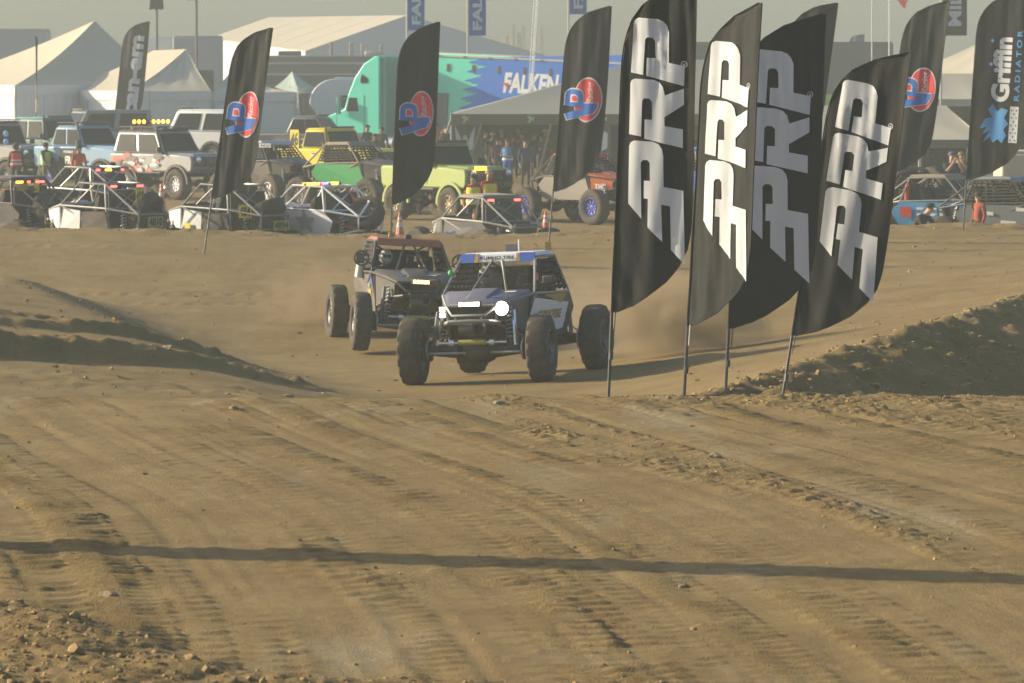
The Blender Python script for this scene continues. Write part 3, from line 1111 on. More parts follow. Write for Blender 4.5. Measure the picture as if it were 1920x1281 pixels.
def buggy(name, label, loc, rz, roll=0.0, pitch=0.0, group=None, cage=black_tube, side=None, roof=None, hood=None, r=.51, rim=None, track=1.0,
          wb=2.85, spare=None, rear_bar=None, plates=(), detail=1, front=True, lug=1, hz=0.0, net=True, steer=0.0, nose=None, scale=1.0, scoop=True, tw=.72, tail=None):
    """tube-frame race buggy: x forward, y left, z up"""
    t = thing(name, label, 'race buggy', loc, rz, group)
    t.rotation_mode = 'XYZ'
    t.rotation_euler = (roll, pitch, rz)
    t.scale = (scale,) * 3
    h = hz
    A, B, C, D = (.78, .74, 1.32 + h), (.24, .60, 1.87 + h), (-.72, .60, 1.85 + h), (-.92, .75, 1.27 + h)
    E, F, G, N = (-.92, .62, .64 + h), (.90, .62, .64 + h), (1.62, .40, 1.19 + h), (1.60, .38, .92 + h)
    T, U = (-1.78, .46, 1.14 + h), (-1.72, .42, .80 + h)
    fl = lambda p, s: (p[0], p[1] * s, p[2])
    rt = .026
    cb = MB()
    for s in (1, -1):
        a, b, c, d, e, f, g, n, tt, u = [fl(p, s) for p in (A, B, C, D, E, F, G, N, T, U)]
        for path in ((e, f, n, g, a, b, c, tt, u, e), (c, d, e), (a, d), (d, tt), (f, a), (e, a), (f, g)):
            pts = [Vector(p) for p in path]
            cb.tube(pts, rt, 6)
        cb.tube([(.24, .06 * s, 1.87 + h), (.78, .30 * s, 1.33 + h)], rt * .85, 6)
        cb.tube([c, (d[0] + .02, -d[1] * .6, d[2])], rt * .8, 6)
    for p in (A, B, C, D, E, F, G, N, T, U):
        cb.tube([fl(p, 1), fl(p, -1)], rt, 6)
    cb.build('roll_cage', cage, t)
    if roof:
        b2 = MB().hexa([(-.74, -.60, 1.885 + h), (.26, -.62, 1.885 + h), (.26, .62, 1.885 + h), (-.74, .60, 1.885 + h),
                        (-.70, -.54, 1.93 + h), (.16, -.56, 1.945 + h), (.16, .56, 1.945 + h), (-.70, .54, 1.93 + h)])
        b2.hexa([(.25, -.62, 1.80 + h), (.31, -.60, 1.80 + h), (.31, .60, 1.80 + h), (.25, .62, 1.80 + h), (.20, -.60, 1.925 + h), (.25, -.58, 1.93 + h), (.25, .58, 1.93 + h), (.20, .60, 1.925 + h)])
        b2.build('roof', roof, t, bevel=.012)
    if hood:
        hb = MB().hexa([(.80, -.72, 1.33 + h), (1.62, -.40, 1.21 + h), (1.62, .40, 1.21 + h), (.80, .72, 1.33 + h),
                        (.78, -.66, 1.39 + h), (1.56, -.36, 1.25 + h), (1.56, .36, 1.25 + h), (.78, .66, 1.39 + h)])
        hb.build('hood', hood, t, bevel=.015)
        if scoop:
            MB().hexa([(.86, -.26, 1.37 + h), (1.42, -.20, 1.27 + h), (1.42, .20, 1.27 + h), (.86, .26, 1.37 + h),
                       (.90, -.20, 1.43 + h), (1.36, -.14, 1.31 + h), (1.36, .14, 1.31 + h), (.90, .20, 1.43 + h)]).build('hood_scoop', hood, t, bevel=.012)
    if side:
        for s in (1, -1):
            if tail is None:
                MB().plate([(.86, .70 * s, 1.27 + h), (-.90, .78 * s, 1.25 + h), (-1.18, .74 * s, 1.02 + h), (-.95, .66 * s, .62 + h), (.92, .65 * s, .62 + h)][::s], .018).build('side_panel', side, t)
            else:
                MB().plate([(.86, .70 * s, 1.27 + h), (.05, .735 * s, 1.20 + h), (.18, .655 * s, .62 + h), (.92, .65 * s, .62 + h)][::s], .018).build('side_panel', side, t)
                MB().plate([(.0, .735 * s, 1.18 + h), (-.90, .77 * s, 1.20 + h), (-.95, .66 * s, .62 + h), (.12, .65 * s, .62 + h)][::s], .014).build('rear_side_panel', tail, t)
            MB().plate([(.90, .68 * s, 1.29 + h), (.95, .65 * s, .72 + h), (1.56, .43 * s, .95 + h), (1.58, .44 * s, 1.17 + h)][::s], .014).build('nose_panel', nose or side, t)
    # interior and mechanics
    MB().plate([(.88, .60, .66 + h), (-.90, .60, .66 + h), (-.90, -.60, .66 + h), (.88, -.60, .66 + h)], .02).build('floor_pan', dark_part, t)
    MB().plate([(-.86, .62, .70 + h), (-.78, .56, 1.70 + h), (-.78, -.56, 1.70 + h), (-.86, -.62, .70 + h)], .02).build('firewall', dark_part, t)
    MB().hexa([(.55, -.66, 1.02 + h), (.86, -.66, 1.02 + h), (.86, .66, 1.02 + h), (.55, .66, 1.02 + h), (.60, -.66, 1.28 + h), (.84, -.66, 1.31 + h), (.84, .66, 1.31 + h), (.60, .66, 1.28 + h)]).build('dashboard', dark_part, t, bevel=.02)
    for s in (1, -1):
        MB().prism([(-.10, .74 + h), (.32, .78 + h), (.34, .90 + h), (-.10, .88 + h), (-.34, 1.52 + h), (-.48, 1.62 + h), (-.50, 1.50 + h), (-.26, .78 + h)], .34 * s - .24, .34 * s + .24).build('seat', seat_mat, t, bevel=.03)
    MB().tube([(.38 + .05 * math.sin(k), .34 + .16 * math.cos(k), 1.18 + h + .15 * math.sin(k)) for k in [i * math.pi / 8 for i in range(17)]], .015, 5).build('steering_wheel', black_tube, t)
    eb = MB().box((-1.25, 0, .92 + h), (.62, .52, .42))
    for s in (1, -1):
        eb.tube([(-1.5, .2 * s, 1.0 + h), (-1.0, .2 * s, 1.05 + h)], .09, 8)
        eb.tube([(-1.1, .3 * s, .9 + h), (-1.3, .42 * s, .8 + h), (-1.75, .40 * s, .72 + h)], .04, 6)
    eb.build('engine', gun, t, bevel=.02)
    MB().box((-1.66, 0, 1.02 + h), (.07, .70, .40), ry=-.15).build('radiator', dark_part, t)
    fx, rx = wb / 2, -wb / 2 + .05
    for nm, x, d in (('front_axle', fx, 1), ('rear_axle', rx, -1)):
        ab = MB().tube([(x, -track + .18, r), (x, track - .18, r)], .062, 8)
        ab.tube([(x, -track + .3, r), (x, -.28, r - .02)], .075, 8, r1=.11)
        ab.tube([(x, track - .3, r), (x, .28, r - .02)], .075, 8, r1=.11)
        ab.ball((x, .06, r - .02), (.20, .30, .20), 12, 8)
        for s in (1, -1):
            ab.box((x, s * (track - .24), r), (.16, .10, .30))
            ab.box((x, s * .55, r + .02), (.16, .08, .16))
        ab.build(nm, dark_part, t)
        for s in (1, -1):
            shock(t, (x + .02, s * .56, r + .08), (x - .16 * d, s * .46, 1.24 + h), spring=True)
            MB().tube([(x - .05 * d, s * .62, r - .05), (x - .95 * d, s * .46, .64 + h)], .032, 7).build('suspension_link', gun, t)
            MB().tube([(x - .02 * d, s * .12, r + .2), (x - .75 * d, s * .32, .78 + h)], .026, 6).build('suspension_link', gun, t)
    if front and detail:
        MB().tube([(fx + .22, -.55, r + .12), (fx + .22, .55, r + .12)], .020, 8).build('steering_ram', chrome, t)
        MB().tube([(fx + .22, -.22, r + .12), (fx + .22, .22, r + .12)], .042, 10).build('ram_body', dull_yellow, t)
        for s in (1, -1):
            MB().tube([(fx + .22, .28 * s, r + .12), (fx + .22, .36 * s, r + .12)], .055, 10).build('ram_clamp', chrome, t)
    if front:
        fb = MB().tube([(1.60, -.44, .93 + h), (1.78, -.32, .96 + h), (1.82, 0, .97 + h), (1.78, .32, .96 + h), (1.60, .44, .93 + h)], .03, 7)
        fb.tube([(1.62, -.40, 1.18 + h), (1.80, -.26, 1.05 + h), (1.80, .26, 1.05 + h), (1.62, .40, 1.18 + h)], .024, 6)
        fb.tube([(1.80, -.2, 1.05 + h), (1.80, -.2, .97 + h)], .02, 6).tube([(1.80, .2, 1.05 + h), (1.80, .2, .97 + h)], .02, 6)
        fb.build('front_bumper', cage, t)
        MB().lathe([(.05, .10), (.10, .10), (.10, -.12), (.05, -.12), (.05, .10)], (1.70, -.05, .84 + h), 'Y', 14).build('winch', gun, t)
    for x, sa in ((fx, steer), (rx, 0)):
        for s in (1, -1):
            wheel(t, x, s * track, r, r, rim, w=tw, steer=sa, lug=lug)
    if detail > 1:
        for x, d in ((fx, 1), (rx, -1)):
            for s in (1, -1):
                MB().tube([(x + .12, s * .66, r + .06), (x - .02 * d, s * .60, 1.10 + h)], .034, 8).tube([(x + .12, s * .66, r + .06), (x + .11, s * .655, r + .3)], .018, 6).build('bypass_shock', chrome if s > 0 else gun, t)
                MB().lathe([(.02, -.012), (.17, -.012), (.17, .012), (.02, .012)], (x, s * (track - .27), r), 'Y', 18).build('brake_disc', steel, t)
                MB().tube([(x - .04, s * (track - .3), r + .1), (x - .1 * d, s * .5, r + .34), (x - .3 * d, s * .42, .92 + h)], .010, 5).build('brake_hose', black_print, t)
                MB().tube([(x + .05 * d, s * .5, r + .06), (x - .25 * d, s * .44, .98 + h)], .012, 4).build('limit_strap', red_paint if d < 0 else dark_part, t)
            MB().tube([(x - .2, -.5, .98 + h), (x - .2, .5, .98 + h)], .026, 7).build('sway_bar', gun, t)
        MB().tube([(fx + .12, -track + .3, r - .04), (fx + .12, track - .3, r - .04)], .020, 7).build('tie_rod', steel, t)
        MB().plate([(1.58, .34, .93 + h), (1.58, -.34, .93 + h), (1.0, -.5, .66 + h), (1.0, .5, .66 + h)], .02).build('skid_plate', dark_part, t)
        for k in range(3):
            MB().tube([(1.5, -.25 + .2 * k, 1.05 + h), (1.4, -.3 + .24 * k, .9 + h), (1.2, -.2 + .15 * k, .85 + h), (1.0, -.1, 1.0 + h)], .020, 6).build('coolant_hose', (dark_part, red_paint, dark_part)[k], t)
        skr = random.Random(int(abs(loc[0]) * 97) + 3)
        for k in range(14):
            sx_, sz_ = skr.uniform(-.8, .6), skr.uniform(.72, 1.12)
            w_, hh_ = skr.uniform(.10, .24), skr.uniform(.035, .08)
            s = 1 if k % 2 else -1
            yy = lerp(.655, .74, (sz_ - .62) / .65)
            decal('sticker', ([(0, 0), (w_, 0), (w_ * 1.04, hh_), (.01, hh_)], [(0, 1, 2, 3)]), (sx_, s * (yy + .0), sz_ + h), (-s, 0, 0), (0, s * .1, .6), (white_paint, red_paint, dull_yellow, blue_paint)[k % 4], t, .026)
        for k in range(7):
            w_ = skr.uniform(.1, .22)
            yy, xx = skr.uniform(-.4, .35), skr.uniform(.92, 1.4)
            decal('hood_sticker', ([(0, 0), (w_, 0), (w_, .07), (0, .07)], [(0, 1, 2, 3)]), (xx, yy, 1.40 + h - (xx - .78) * .178), (0, 1, 0), (-1, 0, .178), (white_paint, blue_paint, gold_print)[k % 3], t, .004)
    if net:
        for s in (1, -1):
            nb = MB()
            q0, q1, q2, q3 = [Vector(fl(p, s)) for p in ((.62, .72, 1.38 + h), (.16, .61, 1.82 + h), (-.70, .61, 1.82 + h), (-.88, .74, 1.32 + h))]
            for i in range(7):
                k = (i + .5) / 7
                nb.tube([q0.lerp(q3, k), q1.lerp(q2, k)], .027, 4)
            for i in range(6):
                k = (i + .5) / 6
                nb.tube([q0.lerp(q1, k), q3.lerp(q2, k)], .027, 4)
            nb.build('window_net', net_mat, t)
    if spare == 'up':
        wheel(t, -1.62, 0, 1.42 + h, r * .98, rim, rot=(0, 0, math.pi / 2 + .1))
        MB().tube([(-1.4, .2, 1.1 + h), (-1.5, 0, 1.42 + h), (-1.4, -.2, 1.1 + h)], .03, 6).build('spare_mount', cage, t)
    elif spare == 'flat':
        wheel(t, -1.52, 0, 1.28 + h, r * .98, rim, rot=(math.pi / 2 - .12, 0, 0))
        MB().tube([(-1.78, .46, 1.14 + h), (-1.55, .2, 1.44 + h), (-1.55, -.2, 1.44 + h), (-1.78, -.46, 1.14 + h)], .022, 6).build('spare_strap', cage, t)
    elif spare == 'tilt':
        wheel(t, -1.66, .05, 1.20 + h, r * .98, rim, rot=(.95, 0, math.pi / 2 - .4))
        MB().tube([(-1.78, .46, 1.14 + h), (-1.80, .1, 1.5 + h), (-1.3, -.2, 1.5 + h)], .022, 6).build('spare_strap', cage, t)
    if rear_bar:
        z = 1.80 + h if rear_bar != 'low' else 1.34 + h
        x = -.78 if rear_bar != 'low' else -1.2
        o = MB().box((x, 0, z), (.07, 1.08, .075)).build('rear_light_bar', dark_part, t, bevel=.01)
        pat = (((.42, .20, redlamp), (-.42, .20, redlamp)), ((.42, .14, redlamp), (.05, .22, amber), (-.45, .10, redlamp)), ((.40, .24, amber), (.08, .10, redlamp), (-.30, .30, redlamp)), ((.42, .20, redlamp), (.12, .12, dark_part), (-.12, .12, dark_part), (-.42, .20, redlamp)))
        for y, w, m in pat[len(label) % 4]:
            MB().box((x - .038, y, z), (.012, w, .05)).build('lamp', m, o)
    for (c, w, hh, text, m, face) in plates:
        plate_sign(t, c, w, hh, text, m, face)
    return t


# ------------------------------------------------------------------ trucks
def arch(x, z0, r, n=9):
    return [(x + r * math.cos(a), z0 + r * math.sin(a)) for a in [math.pi * i / (n - 1) for i in range(n)]]


def truck(name, label, loc, rz, body, cat='truck', roofm=None, L=4.5, W=1.86, wb=2.75, r=.48, clr=.72, hood_z=1.42, roof_z=2.06, cab=(.55, .22, -1.9, -2.1), rim=None,
          group=None, rack=False, lamps=0, flare=None, round_lights=True, hoodm=None, grille=None, front_amber=False, glassm=None, track=.82, pickup=False, bumper=None, belt=None, scale=1.0, tube_door=False):
    t = thing(name, label, cat, loc, rz, group)
    t.scale = (scale,) * 3
    xf_, xr_ = L / 2 - .05, -L / 2 + .05
    ax, bx = wb / 2 + .05, -wb / 2 + .05
    belt = belt or hood_z
    ar = r * 1.12
    za = r * 1.02
    lo = clr
    pl = [(xr_, lo + .12), (xr_ + .10, lo)]
    k = math.sqrt(max(.0, ar * ar - max(0, lo - za) ** 2))

    def arcpts(cx):
        a0 = math.asin(min(1, max(0, lo - za) / ar))
        return [(cx - ar * math.cos(a0 + (math.pi - 2 * a0) * i / 8), za + ar * math.sin(a0 + (math.pi - 2 * a0) * i / 8)) for i in range(9)]
    pl += arcpts(bx) + arcpts(ax)
    pl += [(xf_ - .08, lo), (xf_, lo + .12), (xf_ + .02, hood_z - .22), (xf_ - .06, hood_z - .06), (cab[0] + .5, hood_z), (cab[0], belt), (xr_ + (0 if not pickup else 0), belt), (xr_ - .02, belt - .15)]
    MB().prism(pl, -W / 2, W / 2).build('body', body, t, bevel=.06)
    # cab with tumblehome
    x0, x1, x2, x3 = cab
    wi, wt = W / 2 - .05, W / 2 - .17
    MB().hexa([(x3, -wi, belt), (x0, -wi, belt), (x0, wi, belt), (x3, wi, belt), (x2, -wt, roof_z), (x1, -wt, roof_z), (x1, wt, roof_z), (x2, wt, roof_z)]).build('cab', body, t, bevel=.085)
    MB().hexa([(x2 + .02, -wt + .02, roof_z), (x1 - .02, -wt + .02, roof_z), (x1 - .02, wt - .02, roof_z), (x2 + .02, wt - .02, roof_z),
               (x2 + .10, -wt + .08, roof_z + .045), (x1 - .10, -wt + .08, roof_z + .045), (x1 - .10, wt - .08, roof_z + .045), (x2 + .10, wt - .08, roof_z + .045)]).build('roof', roofm or body, t, bevel=.02)
    gm = glassm or dark_glass

    def on(px_, f, s=0):
        """point on the cab: along x by f, height by px_"""
        return None
    lerp3 = lambda a, b, q: Vector(a).lerp(Vector(b), q)
    n = .012
    bl, br, tl, tr = Vector((x0, wi, belt)), Vector((x0, -wi, belt)), Vector((x1, wt, roof_z)), Vector((x1, -wt, roof_z))
    mid = lambda u, v: (bl.lerp(br, u)).lerp(tl.lerp(tr, u), v) + Vector((n, 0, n * .5))
    MB().plate([mid(.07, .10), mid(.93, .10), mid(.93, .88), mid(.07, .88)], .02).build('windshield', gm, t)
    bl2, br2, tl2, tr2 = Vector((x3, wi, belt)), Vector((x3, -wi, belt)), Vector((x2, wt, roof_z)), Vector((x2, -wt, roof_z))
    mid2 = lambda u, v: (bl2.lerp(br2, u)).lerp(tl2.lerp(tr2, u), v) - Vector((n, 0, 0))
    MB().plate([mid2(.1, .12), mid2(.9, .12), mid2(.9, .86), mid2(.1, .86)], .02).build('rear_window', gm, t)
    span = x0 - x3
    cuts = [(.06, .46), (.52, .92)] if span > 1.7 else [(.08, .9)]
    for s in (1, -1):
        b0, b1, t0, t1 = Vector((x0, s * wi, belt)), Vector((x3, s * wi, belt)), Vector((x1, s * wt, roof_z)), Vector((x2, s * wt, roof_z))
        q = lambda u, v: (b0.lerp(b1, u)).lerp(t0.lerp(t1, u), v) + Vector((0, s * n, 0))
        for u0, u1 in cuts:
            MB().plate([q(u0, .10), q(u1, .10), q(u1, .86), q(u0 + .02, .86)][::s], .02).build('side_window', gm, t)
        xd0, xd1 = x0 - .12, x0 - .12 - min(1.0, span * .5)
        d = MB().plate([(xd0, s * (W / 2 + .006), lo + .12), (xd1, s * (W / 2 + .006), lo + .12), (xd1, s * (W / 2 + .006), belt - .05), (xd0, s * (W / 2 + .006), belt - .05)][::s], .014).build('door', body, t, bevel=.006)
        MB().box((xd1 + .14, s * (W / 2 + .025), belt - .18), (.14, .02, .03)).build('handle', dark_part, d)
        mb = MB().box((x0 - .02, s * (W / 2 + .14), belt + .14), (.10, .16, .18))
        mb.tube([(x0 - .05, s * (W / 2 - .05), belt + .05), (x0 - .02, s * (W / 2 + .10), belt + .08)], .015, 5)
        mb.build('mirror', dark_part, t, bevel=.02)
        for cx in (ax, bx):
            fp = [(cx + (ar + dd) * math.cos(math.pi * i / 10), za + (ar + dd) * math.sin(math.pi * i / 10)) for dd, rng_ in ((.0, range(11)), (.09, range(10, -1, -1))) for i in rng_]
            MB().prism(fp, s * W / 2 - .01 * s, s * (W / 2 + .07)).build('fender_flare', flare or dark_part, t)
            wheel(t, cx, s * track, r, r, rim)
    if hoodm or True:
        MB().hexa([(cab[0] + .10, -W / 2 + .14, hood_z - .03), (xf_ - .14, -W / 2 + .18, hood_z - .07), (xf_ - .14, W / 2 - .18, hood_z - .07), (cab[0] + .10, W / 2 - .14, hood_z - .03),
                   (cab[0] + .10, -W / 2 + .22, hood_z + .05), (xf_ - .22, -W / 2 + .28, hood_z + .0), (xf_ - .22, W / 2 - .28, hood_z + .0), (cab[0] + .10, W / 2 - .22, hood_z + .05)]).build('hood', hoodm or body, t, bevel=.02)
    g = MB().box((xf_ + .025, 0, (lo + hood_z) / 2 + .06), (.04, W * .90, (hood_z - lo) * .52)).build('grille', grille or dark_part, t, bevel=.01)
    for k in range(7):
        MB().box((xf_ + .05, -.36 + .12 * k, (lo + hood_z) / 2 + .06), (.02, .03, (hood_z - lo) * .42)).build('grille_bar', gun, g)
    for s in (1, -1):
        o = MB().lathe([(.11, 0), (.10, .03), (.02, .05), (.001, .05)], (xf_ + .045, s * W * .36, (lo + hood_z) / 2 + .12), 'X', 14).build('headlight', chrome, t)
        if front_amber:
            MB().box((xf_ + .055, s * W * .40, (lo + hood_z) / 2 - .05), (.02, .2, .06)).build('marker_lamp', amber, o)
    bb = MB().tube([(xf_ - .1, -W / 2 + .1, lo + .02), (xf_ + .16, -W / 2 + .25, lo + .05), (xf_ + .16, W / 2 - .25, lo + .05), (xf_ - .1, W / 2 - .1, lo + .02)], .055, 8)
    bb.tube([(xf_ + .14, -.35, lo + .05), (xf_ + .20, -.3, lo + .3), (xf_ + .20, .3, lo + .3), (xf_ + .14, .35, lo + .05)], .035, 7)
    bb.build('front_bumper', bumper or dark_part, t)
    MB().box((xr_ - .08, 0, lo + .05), (.12, W * .8, .16)).build('rear_bumper', dark_part, t, bevel=.02)
    skr = random.Random(int(abs(loc[0]) * 100))
    for k in range(5):
        sx_, sz_ = skr.uniform(bx + ar + .1, ax - ar - .3), skr.uniform(lo + .15, belt - .25)
        w_ = skr.uniform(.12, .3)
        decal('sticker', ([(0, 0), (w_, 0), (w_ * 1.05, .07), (.01, .08)], [(0, 1, 2, 3)]), (sx_, -W / 2 - .016, sz_), (1, 0, 0), (0, 0, 1), (white_paint, black_print, red_paint)[k % 3], t, .004)
    for nm, x in (('front_axle', ax), ('rear_axle', bx)):
        MB().tube([(x, -track, r), (x, track, r)], .06, 8).ball((x, .1, r), (.17, .2, .17), 10, 6).build(nm, dark_part, t)
        for s in (1, -1):
            shock(t, (x, s * .5, r + .05), (x - .08, s * .48, lo + .35), spring=False)
    MB().box(((ax + bx) / 2, 0, lo - .08), (wb * .9, W * .55, .16)).build('frame', dark_part, t)
    for s in (1, -1):
        MB().tube([(bx + ar + .05, s * (W / 2 - .1), lo - .04), (bx + ar + .15, s * (W / 2 + .09), lo - .02), (ax - ar - .15, s * (W / 2 + .09), lo - .02), (ax - ar - .05, s * (W / 2 - .1), lo - .04)], .035, 7).build('rock_slider', dark_part, t)
        MB().box((bx - ar - .04, s * (W / 2 - .12), lo - .12), (.02, .26, .3)).build('mud_flap', dark_part, t)
    MB().box((x1 + .06, 0, roof_z + .07), (.08, W * .62, .07)).build('roof_lamp_bar', dark_part, t, bevel=.02)
    MB().tube([(x0 + .15, -W / 2 + .1, hood_z - .1), (x0 + .02, -W / 2 - .02, hood_z + .02), (x1 + .05, -wt - .02, roof_z - .02), (x1 + .05, -wt - .02, roof_z + .12)], .035, 7).build('snorkel', dark_part, t)
    MB().tube([(x3 + .2, W / 2 - .2, belt), (x3 + .15, W / 2 - .2, roof_z + .9)], .010, 4).build('whip_antenna', dark_part, t)
    if pickup:
        MB().box(((x3 + xr_) / 2, 0, belt + .01), (abs(x3 - xr_) - .12, W - .2, .02)).build('bed', dark_part, t)
    if rack:
        rb = MB()
        for s in (1, -1):
            rb.tube([(x1 - .05, s * (wt - .02), roof_z + .14), (x2 + .05, s * (wt - .02), roof_z + .14)], .022, 6)
        for k in range(6):
            x = x1 - .05 + (x2 - x1 + .1) * k / 5
            rb.tube([(x, -wt + .02, roof_z + .14), (x, wt - .02, roof_z + .14)], .018, 6)
            for s in (1, -1):
                rb.tube([(x, s * (wt - .02), roof_z + .14), (x, s * (wt - .04), roof_z)], .014, 5)
        rb.build('roof_rack', dark_part, t)
    if lamps:
        light_bar(t, (x1 + .02, 0, roof_z + .20), W * .78, amber if lamps < 0 else head_soft, n=abs(lamps), h=.13)
    return t
# ------------------------------------------------------------------ the two racing buggies
def at(px, D, dz=0.0, z=None):
    x = (px - 960.0) / FPX * math.hypot(D, 0) * 1.0
    x = P(px, 600, D).x
    zz = float(base_z(np.array([x]), np.array([float(D)]))[0]) if z is None else z
    return (x, D, zz + dz)


dirty_blue = mat('dusty_blue_paint', (0.05, 0.08, 0.17), rough=0.45, dust=0.38, scale=3)
dark_blue = mat('dark_grey_blue', (0.05, 0.06, 0.08), rough=0.45, dust=0.3, scale=3)
gold_paint = mat('gold_paint', (0.45, 0.27, 0.06), rough=0.4, dust=0.2)
v1 = buggy('racing_buggy', 'blue and white racing buggy with glaring headlight, nearest on the dirt track', (-0.06, 66.15, -1.16), R(-108), roll=R(2.6), pitch=R(0.0), cage=grey_tube, side=dark_blue,
           roof=white_paint, hood=dirty_blue, rim=gun, r=.515, track=1.03, wb=2.9, lug=1, steer=R(6), nose=dark_blue, tw=.62, detail=2)
# visor colours and words
for s in (1, -1):
    MB().hexa([(.258, .36 * s, 1.803), (.322, .36 * s, 1.803), (.318, .612 * s, 1.803), (.258, .612 * s, 1.803), (.212, .36 * s, 1.94), (.262, .36 * s, 1.94), (.258, .595 * s, 1.938), (.21, .595 * s, 1.938)][::1]).build('visor_end', blue_paint, v1)
    MB().hexa([(.262, .31 * s, 1.805), (.324, .31 * s, 1.805), (.322, .37 * s, 1.805), (.262, .37 * s, 1.805), (.214, .31 * s, 1.935), (.264, .31 * s, 1.935), (.262, .37 * s, 1.935), (.214, .37 * s, 1.935)]).build('visor_stripe', gold_paint, v1)
vn = Vector((.31 - .25, 0, 0))
decal('lettering', fit(text_shape('KUMHO TIRE', 1.0, .03), .56, .055), (.285, 0, 1.866), (0, 1, 0), (-.06, 0, .125), black_print, v1, .012)
# side graphics on the left flank
su, sv = Vector((1.76, -.08, .02)).normalized(), Vector((0, .10, .63)).normalized()
so = Vector((-.02, .735, .95))
decal('white_flash', poly_shape([[(-.98, .05), (-.85, .30), (.70, .18), (.55, -.22), (-.60, -.30)]]), so, -su, sv, white_paint, v1, .016)
decal('gold_flash', poly_shape([[(-.45, .33), (.35, .18), (.55, .31), (.45, .34)]]), so, -su, sv, gold_paint, v1, .022)
decal('lettering', fit(text_shape('KUMHOTIRE', 1.0, .035, .2), 1.05, .15, -.12, .02), so, -su, sv, gold_paint, v1, .024)
light_bar(v1, (1.70, 0, 1.22), .36, bar_white, h=.085)
for y in (-.50,):
    o = MB().box((1.50, y, 1.10), (.09, .10, .19)).build('spot_light', dark_part, v1)
    for dz in (-.045, .045):
        MB().box((1.55, y, 1.10 + dz), (.012, .085, .07)).build('lens', head_soft, o)
o = MB().lathe([(.03, -.10), (.10, -.07), (.13, 0), (.125, .03), (.11, .03), (.105, 0)], (1.62, .48, 1.14), 'X', 20).build('headlight', dark_part, v1)
MB().lathe([(.105, .0), (.08, -.03), (.03, -.06)], (1.63, .48, 1.14), 'X', 20).build('reflector', head_soft, o)
MB().ball((1.60, .48, 1.14), .075, 12, 8).build('lamp', head_white, o)
MB().tube([(-.5, .1, 1.9), (-.52, .1, 2.12)], .012, 5).build('whip_antenna', white_tube, v1)
MB().box((-.45, .0, 1.99), (.05, .18, .12)).build('rear_camera', dirty_blue, v1)
MB().box((-.6, .55, 2.0), (.05, .09, .13), rz=.3).build('roof_marker', gold_paint, v1)
for s in (1, -1):
    o = MB().box((.62, s * .92, 1.52), (.06, .18, .12)).build('mirror', dark_part, v1, bevel=.02)
    MB().tube([(.6, s * .68, 1.42), (.62, s * .88, 1.5)], .012, 5).build('mirror_arm', dark_part, o)
MB().ball((.50, -.70, 1.66), .045, 8, 6).build('marker_ball', mat('green_marker', (.03, .5, .12), rough=.4), v1)
MB().tube([(.40, .66, 1.62), (.46, .68, 1.48)], .032, 8).build('fire_extinguisher', orange_paint, v1)
MB().plate([(1.60, .36, 1.16), (1.60, -.36, 1.16), (1.58, -.34, .95), (1.58, .34, .95)], .012).build('nose_screen', dark_part, v1)
MB().lathe([(.11, 0), (.085, .03), (.085, -.03), (.11, 0)], (1.66, .12, .84), 'X', 16).build('tow_ring', gun, v1)
MB().plate([(.30, .54, 1.815), (.30, -.54, 1.815), (.80, -.66, 1.37), (.80, .66, 1.37)], .006).build('windshield', glass('thin_screen', (.03, .03, .03), .22), v1)
MB().plate([(1.6, -.5, .98), (1.42, -.62, .76), (1.38, -.60, .98), (1.5, -.5, 1.1)], .03).build('shock_tower', white_paint, v1)

v2 = buggy('racing_buggy', 'dark racing buggy with orange roof and amber light bar, following behind', (-2.02, 77.6, -1.42), R(-79), roll=R(-3.0), cage=black_tube, side=mat('dusty_grey_panel', (.07, .07, .065), rough=.5, dust=.25),
           roof=mat('dull_orange_roof', (.36, .10, .04), rough=.5, dust=.35), hood=mat('dusty_dark_hood', (.07, .07, .07), rough=.4, dust=.3), nose=mat('nose_mesh_panel', (.035, .035, .035), dust=.15), rim=gun, r=.52, track=1.0, wb=2.9, hz=.06, steer=R(-3), tw=.6, detail=2)
light_bar(v2, (1.72, .05, 1.28), .42, bar_amber, h=.095)
MB().box((.15, .0, 2.02), (.10, .12, .09)).build('roof_camera', dark_part, v2, bevel=.02)
MB().tube([(-.3, -.1, 2.0), (-.32, -.1, 2.3)], .012, 5).build('whip_antenna', white_tube, v2)
MB().box((-.2, -.25, 2.03), (.06, .1, .1)).build('roof_marker', dull_yellow, v2)
for s in (1, -1):
    o = MB().tube([(.55 + .0 * k, s * (.90 + .13 * math.cos(k)), 1.62 + .13 * math.sin(k)) for k in [i * math.pi / 7 for i in range(15)]], .018, 5).build('mirror', dark_part, v2)
    MB().box((.55, s * .92, 1.62), (.04, .15, .2)).build('mirror_glass', gun, o, bevel=.02)
    MB().tube([(.6, s * .68, 1.5), (.56, s * .84, 1.6)], .014, 5).build('mirror_arm', dark_part, o)
MB().tube([(-.1, -.80, 1.5), (-.14, -.82, 1.25)], .08, 10).build('fluid_tank', white_tube, v2)
decal('sponsor_patch', poly_shape([[(-.16, -.12), (.16, -.14), (.16, .14), (-.16, .14)]]), (.62, -.70, 1.22), (1, 0, 0), (0, -.1, .6), blue_paint, v2, .02)
decal('yellow_patch', poly_shape([[(-.2, -.1), (.2, -.12), (.2, .12), (-.2, .12)]]), (.45, -.68, .95), (1, 0, 0), (0, -.1, .6), dull_yellow, v2, .02)
MB().plate([(1.60, .34, 1.2), (1.60, -.10, 1.2), (1.58, -.10, 1.0), (1.58, .34, 1.0)], .012).build('nose_screen', dark_part, v2)
MB().lathe([(.11, 0), (.085, .03), (.085, -.03), (.11, 0)], (1.70, .1, .96), 'X', 16).build('tow_ring', grey_tube, v2)
MB().box((-.2, .25, 1.62), (.1, .12, .1)).build('helmet_lamp', chrome, v2)

